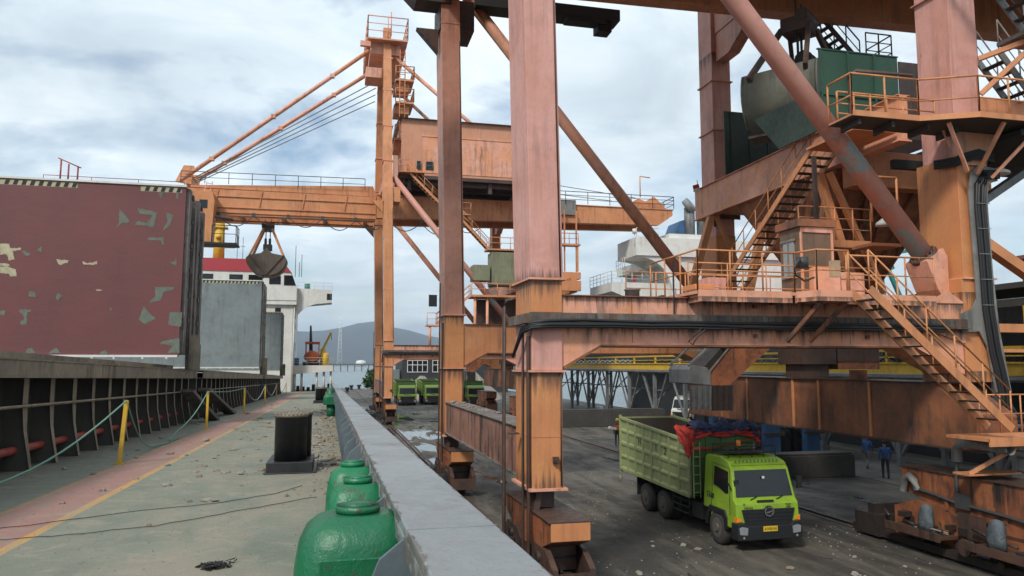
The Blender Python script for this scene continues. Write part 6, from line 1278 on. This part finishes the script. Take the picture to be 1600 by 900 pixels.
# ------------------------------------------------------------------ conveyor gallery on trestle, walls, far ship
cv = thing('conveyor_gallery', 'long raised conveyor with yellow rails on grey trestle legs', 'conveyor', (30, 60, 0)); K = lambda mb, n, m, p=cv, **k: mb.build(n, m, p, **k)
mb = MB(); mb.box(29.2, 8, 4.9, 29.35, 100, 5.42); mb.box(29.1, 8, 5.42, 29.5, 100, 5.5); mb.box(32.3, 8, 4.9, 32.45, 100, 5.42); K(mb, 'yellow_girder', 'yellow')
mb = MB(); mb.box(29.3, 8, 4.6, 32.4, 100, 4.85); mb.box(29.05, 8, 4.70, 29.19, 100, 4.86); K(mb, 'conveyor_floor', 'steelgrey')
mb = MB()
for i in range(19): y = 10 + i * 5.0; mb.box(29.2, y, 5.5, 29.34, y + .14, 6.1)
mb.box(29.2, 8, 6.06, 29.3, 100, 6.2); mb.box(29.2, 8, 5.74, 29.25, 100, 5.8); K(mb, 'walkway_rail', 'yellow')
mb = MB()
for i in range(60): y = 10 + i * 1.55; mb.bar((31, y, 5.5), (30.2, y + .2, 6.0), .1, .1); mb.bar((31, y, 5.5), (31.8, y + .2, 6.0), .1, .1)
mb.box(31.6, 8, 5.9, 31.7, 100, 7.2); K(mb, 'idler_frames', 'darksheet')
mb = MB(); mb.box(33.0, 8, 5.5, 33.1, 36, 8.6); K(mb, 'side_cladding', 'steelgrey')
mb = MB(); mb.box(28.9, 8, 8.7, 33.4, 36, 8.95); [mb.box(29.0, 10 + k * 4, 5.5, 29.2, 10.2 + k * 4, 8.7) for k in range(7)]; mb.box(28.9, 8, 7.9, 29.1, 36, 8.25); K(mb, 'gallery_roof', 'concdk')
mb = MB(); [mb.box(28.85, 22.5 + k * 3.2, 5.9, 28.99, 23.1 + k * 3.2, 7.9) for k in range(2)]; K(mb, 'yellow_panel', 'yellow')
mb = MB(); mb.path([(29.0, 23.6, 6.9), (28.9, 23.3, 6.5), (28.9, 23.5, 5.9), (28.9, 23.9, 5.9), (28.9, 24, 6.6), (28.9, 23.6, 6.9), (28.9, 23.3, 6.4), (28.9, 23.7, 5.7)], .05, 6); K(mb, 'hanging_rope', 'stone')
for i in range(14):
    y = 16 + i * 6.2; mb = MB()
    for x in (29.4, 32.2): mb.bar((x, y, 0), (x, y, 4.6), .28, .28, (0, 1, 0)); mb.bar((x, y, .5), (x, y + 2.8, 4.6), .14, .14); mb.bar((x, y, .5), (x, y - 2.8, 4.6), .14, .14)
    mb.bar((29.4, y, 3), (32.2, y, 3), .12, .12); mb.bar((29.4, y, 1.8), (32.2, y, 4.5), .1, .1); K(mb, 'trestle_leg', 'greysteel')
def wall(x0, y0_, x1, y1_, z, label):
    mb = MB(); mb.box(x0, y0_, 0.003, x1, y1_, z - .1); mb.box(x0 + .08, y0_ + .08, z - .1, x1 - .08, y1_ - .08, z)
    return tag(mb.build('concrete_wall', 'concdk', bevel=.04), label, 'wall')
wall(16.5, 62.6, 29, 63.6, 1.5, 'low dark concrete wall below the conveyor legs behind the helmeted worker')
wall(19.3, 32.3, 24.85, 33.4, 1.15, 'dark stained concrete barrier behind the dump truck')
mb = MB(); mb.box(29, 30, .004, 44, 34, .018); mb.box(24.9, 29.5, .004, 30.2, 37.2, .02); tag(mb.build('pavement', 'concrete'), 'paler strip of concrete paving behind the barrier', 'paving', kind='structure')
mb = MB(); mb.box(34.5, 14, .003, 35.5, 50, 4.6); tag(mb.build('cladding_wall', 'darksheet'), 'dark sheet wall behind the conveyor', 'wall')
for i, (x, y, c_) in enumerate(((22.4, 38.5, 'bluep'), (24.2, 38.9, 'bluep'), (27.2, 39.5, 'bluep'), (19.6, 36.5, M_b := 'bluep'))):
    t_ = thing('blue_hopper_leg', ['blue steel box column under the crane beam, second from left', 'blue steel box column under the crane beam, third from left', 'blue steel box column under the crane beam, rightmost', 'pale blue steel column just right of the truck tarpaulin'][i], 'column', (x, y, 0)); mb = MB(); mb.box(x, y, .003, x + (.9 if i < 3 else .35), y + .5, 3.4); mb.build('column_body', c_, t_, bevel=.03)
    mb = MB(); mb.box(x - .2, y - .1, 1.35, x + 1.1, y - .01, 1.5); mb.box(x - .15, y - .2, .003, x + 1.0, y + .6, .15); mb.build('column_brace', 'rustdark', t_)
mb = MB()
for i in range(16): x = 20 + i * .55; mb.box(x, 41 + random.random(), .004, x + random.uniform(.15, .5), 42.5, random.uniform(1.2, 3.2)); mb.tube((x, 40.8, random.uniform(.5, 2)), (x + .6, 40.8, random.uniform(.5, 2)), .06, n=5)
tag(mb.build('machinery', 'darksheet'), 'tangle of dark machinery behind the concrete barrier under the beam', 'machinery')
# building at the end of the quay
bl = thing('office_building', 'dark low building with white framed windows beyond the parked trucks', 'building', (16, 150, 0)); K = lambda mb, n, m, p=bl, **k: mb.build(n, m, p, **k)
mb = MB(); mb.box(13.4, 145, .003, 34, 160, 6.6); K(mb, 'wall', 'darksheet'); mb = MB(); mb.box(13, 144.6, 6.603, 34.4, 160.5, 6.9); K(mb, 'roof', 'concdk')
for x0, x1 in ((14.4, 18.2), (19.2, 23)):
    mb = MB(); mb.box(x0, 144.93, 3.9, x1, 144.99, 6.1); wq = K(mb, 'window', 'glass'); mb = MB()
    for k in range(5): xx = x0 + (x1 - x0) * k / 4; mb.box(xx - .06, 144.85, 3.9, xx + .06, 144.92, 6.1)
    for z in (3.85, 5.2, 6.05): mb.box(x0 - .06, 144.84, z, x1 + .06, 144.849, z + .12)
    K(mb, 'window_frame', 'white', wq)
mb = MB(); mb.box(11.5, 146, .003, 13, 150, 4.4); K(mb, 'annexe', 'covgrey')
for i, (x, y, r, lab) in enumerate(((21.5, 115, 2.2, 'heap of pale rubble behind the far trucks'), (14, 118, 1.9, 'smaller heap of rubble left of the larger one'))):
    mb = MB(); vs = []
    for j in range(7):
        for k in range(18): a = 2 * math.pi * k / 18; rr = r * (1 - j / 6.5) * 2.2; vs.append((x + rr * math.cos(a), y + rr * math.sin(a), j / 6 * r * 1.9 + .3 * mnoise.noise(Vector((k * 1.1, j * 1.2, x)))))
    mb.add(vs, [(j * 18 + k, j * 18 + (k + 1) % 18, (j + 1) * 18 + (k + 1) % 18, (j + 1) * 18 + k) for j in range(6) for k in range(18)]); tag(mb.build('rubble_heap', 'stone'), lab, 'heap')
# second ship beyond the jetty
s2 = thing('berthed_ship', 'white ship superstructure with blue funnel rising behind the cranes', 'ship', (40, 78, -2.3)); K = lambda mb, n, m, p=s2, **k: mb.build(n, m, p, **k)
mb = MB(); mb.prism([(38, 20), (66, 20), (66, 104), (38, 92)], 'z', -2.2, 6.2); K(mb, 'hull', 'darksheet')
mb = MB(); mb.prism([(38.5, 40), (65.5, 40), (65.5, 97), (38.5, 90)], 'z', 6.203, 6.4); K(mb, 'deck', 'redpipe')
# accommodation block: front corner near u=985
mb = MB(); mb.box(35.8, 75, 6.4, 58, 88, 16.2); mb.box(34.6, 75, 16.203, 58, 88, 17.2); mb.box(31.6, 74.6, 17.0, 58, 80, 19.0); ac = K(mb, 'superstructure', 'white')
mb = MB(); arc = [(31.8 + 3.9 * math.sin(R(a)), 13.4 + 3.5 * math.cos(R(a))) for a in range(0, 91, 10)]; mb.prism([(31.8, 17.0), (35.79, 17.0), (35.79, 13.4)] + arc[::-1][1:], 'y', 74.8, 75.2); mb.prism([(31.8, 17.0), (35.79, 17.0), (35.79, 13.4)] + arc[::-1][1:], 'y', 79.2, 79.6)
mb.box(29.3, 76, 13.2, 35.79, 83, 14.2); mb.prism([(29.3, 13.2), (33, 11.8), (35.79, 11.0), (35.79, 13.2)], 'y', 76, 76.3); K(mb, 'bridge_wing', 'white', ac)
mb = MB(); railing(mb, [(29.3, 83, 14.2), (29.3, 76, 14.2), (34, 76, 14.2)], 1.2, 1.2, .035, (.33, .66)); railing(mb, [(31.4, 80, 15.9), (31.0, 76.5, 15.9)], 1.1, 1, .03); railing(mb, [(31.7, 74.7, 19.0), (34.2, 74.7, 19)], 1.0, 1, .03); mb.tube((31.6, 75, 18), (31.6, 75, 19.8), .05); mb.lathe([(.25, 19.4), (.25, 19.9)], (31.6, 75, 0), 10); K(mb, 'deck_railing', 'white', ac)
for x, z in ((36.8, 15), (38.6, 15.2), (41, 15), (34.6, 12.0)): mb = MB(); mb.box(x, 74.9 if x > 35.5 else 76.0, z, x + .5, 74.99, z + .8); K(mb, 'window', 'glass', ac)
mb = MB(); mb.box(31.9, 76.4, 14.2, 32.3, 76.8, 15.0); K(mb, 'lifebuoy_box', 'redpipe', ac)
mb = MB(); mb.box(38.0, 79, 19.0, 42, 84, 20.2); mb.box(35.7, 75.2, 19.0, 43, 79, 19.6); K(mb, 'funnel_deck', 'white', ac); mb = MB(); mb.prism([(37.6, 19.6), (40.4, 19.6), (39.6, 22), (38.4, 21.6)], 'y', 78, 81); K(mb, 'funnel', 'bluep', ac); mb = MB(); mb.tube((39.6, 78, 20), (39.6, 78, 23.2), .6, n=12); mb.tube((39.3, 78, 23.2), (39.7, 77.6, 23.6), .9, n=14); mb.box(41, 77, 19.5, 43, 79, 23.0); K(mb, 'vent_stack', 'greysteel', ac)
mb = MB(); mb.bar((33, 64, 6.2), (42, 64, 2.0), .5, .3); K(mb, 'gangway', 'white')
# maroon hull/hatch at the right edge and the teal crane beyond
mb = MB(); mb.box(44, 26, 6.4, 50, 40, 12.2); mb.box(43.8, 25.8, 12.203, 50.2, 40.2, 12.5); tag(mb.build('container', paint('dull_maroon', (.20, .075, .06), None, rust=.2, streak=.4), bevel=.05), 'dull maroon box standing on the ship deck beyond the conveyor at the right edge', 'container')
tc_ = thing('harbour_crane', 'distant teal lattice crane at the right edge', 'crane', (123, 150, 0)); mb = MB()
for a, b in (((120, 150, 10), (124, 150, 33)), ((124, 150, 33), (130, 150, 20)), ((120, 150, 30), (132, 150, 32)), ((126, 150, 10), (124, 150, 33)), ((119, 150, 25), (128, 150, 28)), ((119, 150, 22), (119, 150, 30))): mb.bar(a, b, .8, .8)
mb.box(121, 149, 32, 126, 151, 34.5); mb.build('crane_frame', 'tealg', tc_); mb = MB(); mb.bar((123, 150, 34), (135, 150, 40), .5, .5); mb.build('jib', 'tealg', tc_)
fl = thing('flag', 'small red and white flag on a pole beside the hopper beam', 'flag', (16.7, yf, 13)); mb = MB(); mb.tube((17.3, yf, 12.6), (16.95, yf - .2, 14.2), .02, n=5); mb.build('pole', 'white', fl)
mb = MB(); mb.hexa([(16.75, yf - .2, 13.75), (17.08, yf - .2, 13.85), (17.08, yf - .18, 13.85), (16.75, yf - .18, 13.75), (16.72, yf - .2, 13.92), (17.03, yf - .2, 14.02), (17.03, yf - .18, 14.02), (16.72, yf - .18, 13.92)]); mb.build('cloth_red', 'tarpr', fl)
mb = MB(); mb.hexa([(16.77, yf - .2, 13.6), (17.1, yf - .2, 13.7), (17.1, yf - .18, 13.7), (16.77, yf - .18, 13.6), (16.75, yf - .2, 13.749), (17.08, yf - .2, 13.849), (17.08, yf - .18, 13.849), (16.75, yf - .18, 13.749)]); mb.build('cloth_white', 'white', fl)
# bush at the quay edge
bs_ = thing('bush', 'leafy green bush at the quay edge behind the far crane leg', 'bush', (7.0, 122, 0)); mb = MB()
for i in range(900):
    a = Vector((random.gauss(0, 1), random.gauss(0, 1), random.gauss(0, 1))).normalized() * random.uniform(.4, 1) ** .5; p = Vector((7.0 + a.x * 1.5 + .4 * math.sin(a.z * 5), 122 + a.y * 1.5, 3.0 + a.z * 1.5)); d1 = Vector((random.uniform(-1, 1), random.uniform(-1, 1), random.uniform(-1, 1))) * .6; d2 = Vector((random.uniform(-1, 1), random.uniform(-1, 1), random.uniform(-1, 1))) * .6; mb.add([p, p + d1, p + d2], [(0, 1, 2)])
mb.build('foliage', 'leaf', bs_); mb = MB(); mb.tube((7.0, 122, 0), (7.0, 122, 3), .12); mb.build('stem', 'rustdark', bs_)
# quay bollards and litter on the far quay edge
for i, (x, y) in enumerate(((3.4, 150), (4.6, 165), (6.3, 168))):
    mb = MB(); mb.lathe([(.4, .003), (.3, .1), (.28, .6), (.5, .7), (.45, .95), (.1, 1.0)], (x, y, 0), 14); tag(mb.build('mooring_bollard', 'chassis'), 'black mooring bollard on the far quay edge', 'bollard', 'quay bollards near the far quay end')
for i in range(60):
    x = random.uniform(7, 20); y = random.uniform(15.5, 27)
    if TX - 1.5 < x < TX + 1.5 and y > 19.5: continue
    stone(Vector((x, y, 0)), random.choice([.04, .05, .06, .07, .1, .12]), 'pale stones scattered over the dark quay', 'pale stone lying loose on the dark quay')
def fq():
    y = random.uniform(14, 60); x = random.uniform(6, 22); return x, y, random.uniform(.015, .045), mnoise.noise(Vector((x * .35, y * .2, 0))) > -.05
rubble('gravel', fq, 2600, 'fine spilled stone scattered over the quay', z=0)
# ------------------------------------------------------------------ haze: pale air round everything
hm = bpy.data.materials.new('pale_air'); hm.use_nodes = True; hn = hm.node_tree; hn.nodes.clear(); ho_ = hn.nodes.new('ShaderNodeOutputMaterial'); pv = hn.nodes.new('ShaderNodeVolumePrincipled')
pv.inputs['Color'].default_value = (.70, .84, 1, 1); pv.inputs['Density'].default_value = .00012; pv.inputs['Anisotropy'].default_value = .3; hn.links.new(pv.outputs[0], ho_.inputs['Volume'])
HAZE = True
if HAZE:
    M['haze'] = hm; o = MB().box(-20100, -3100, -4, 20100, 30100, 560).build('haze', 'haze'); tag(o, 'thin pale sea haze in the air', 'haze', kind='stuff')
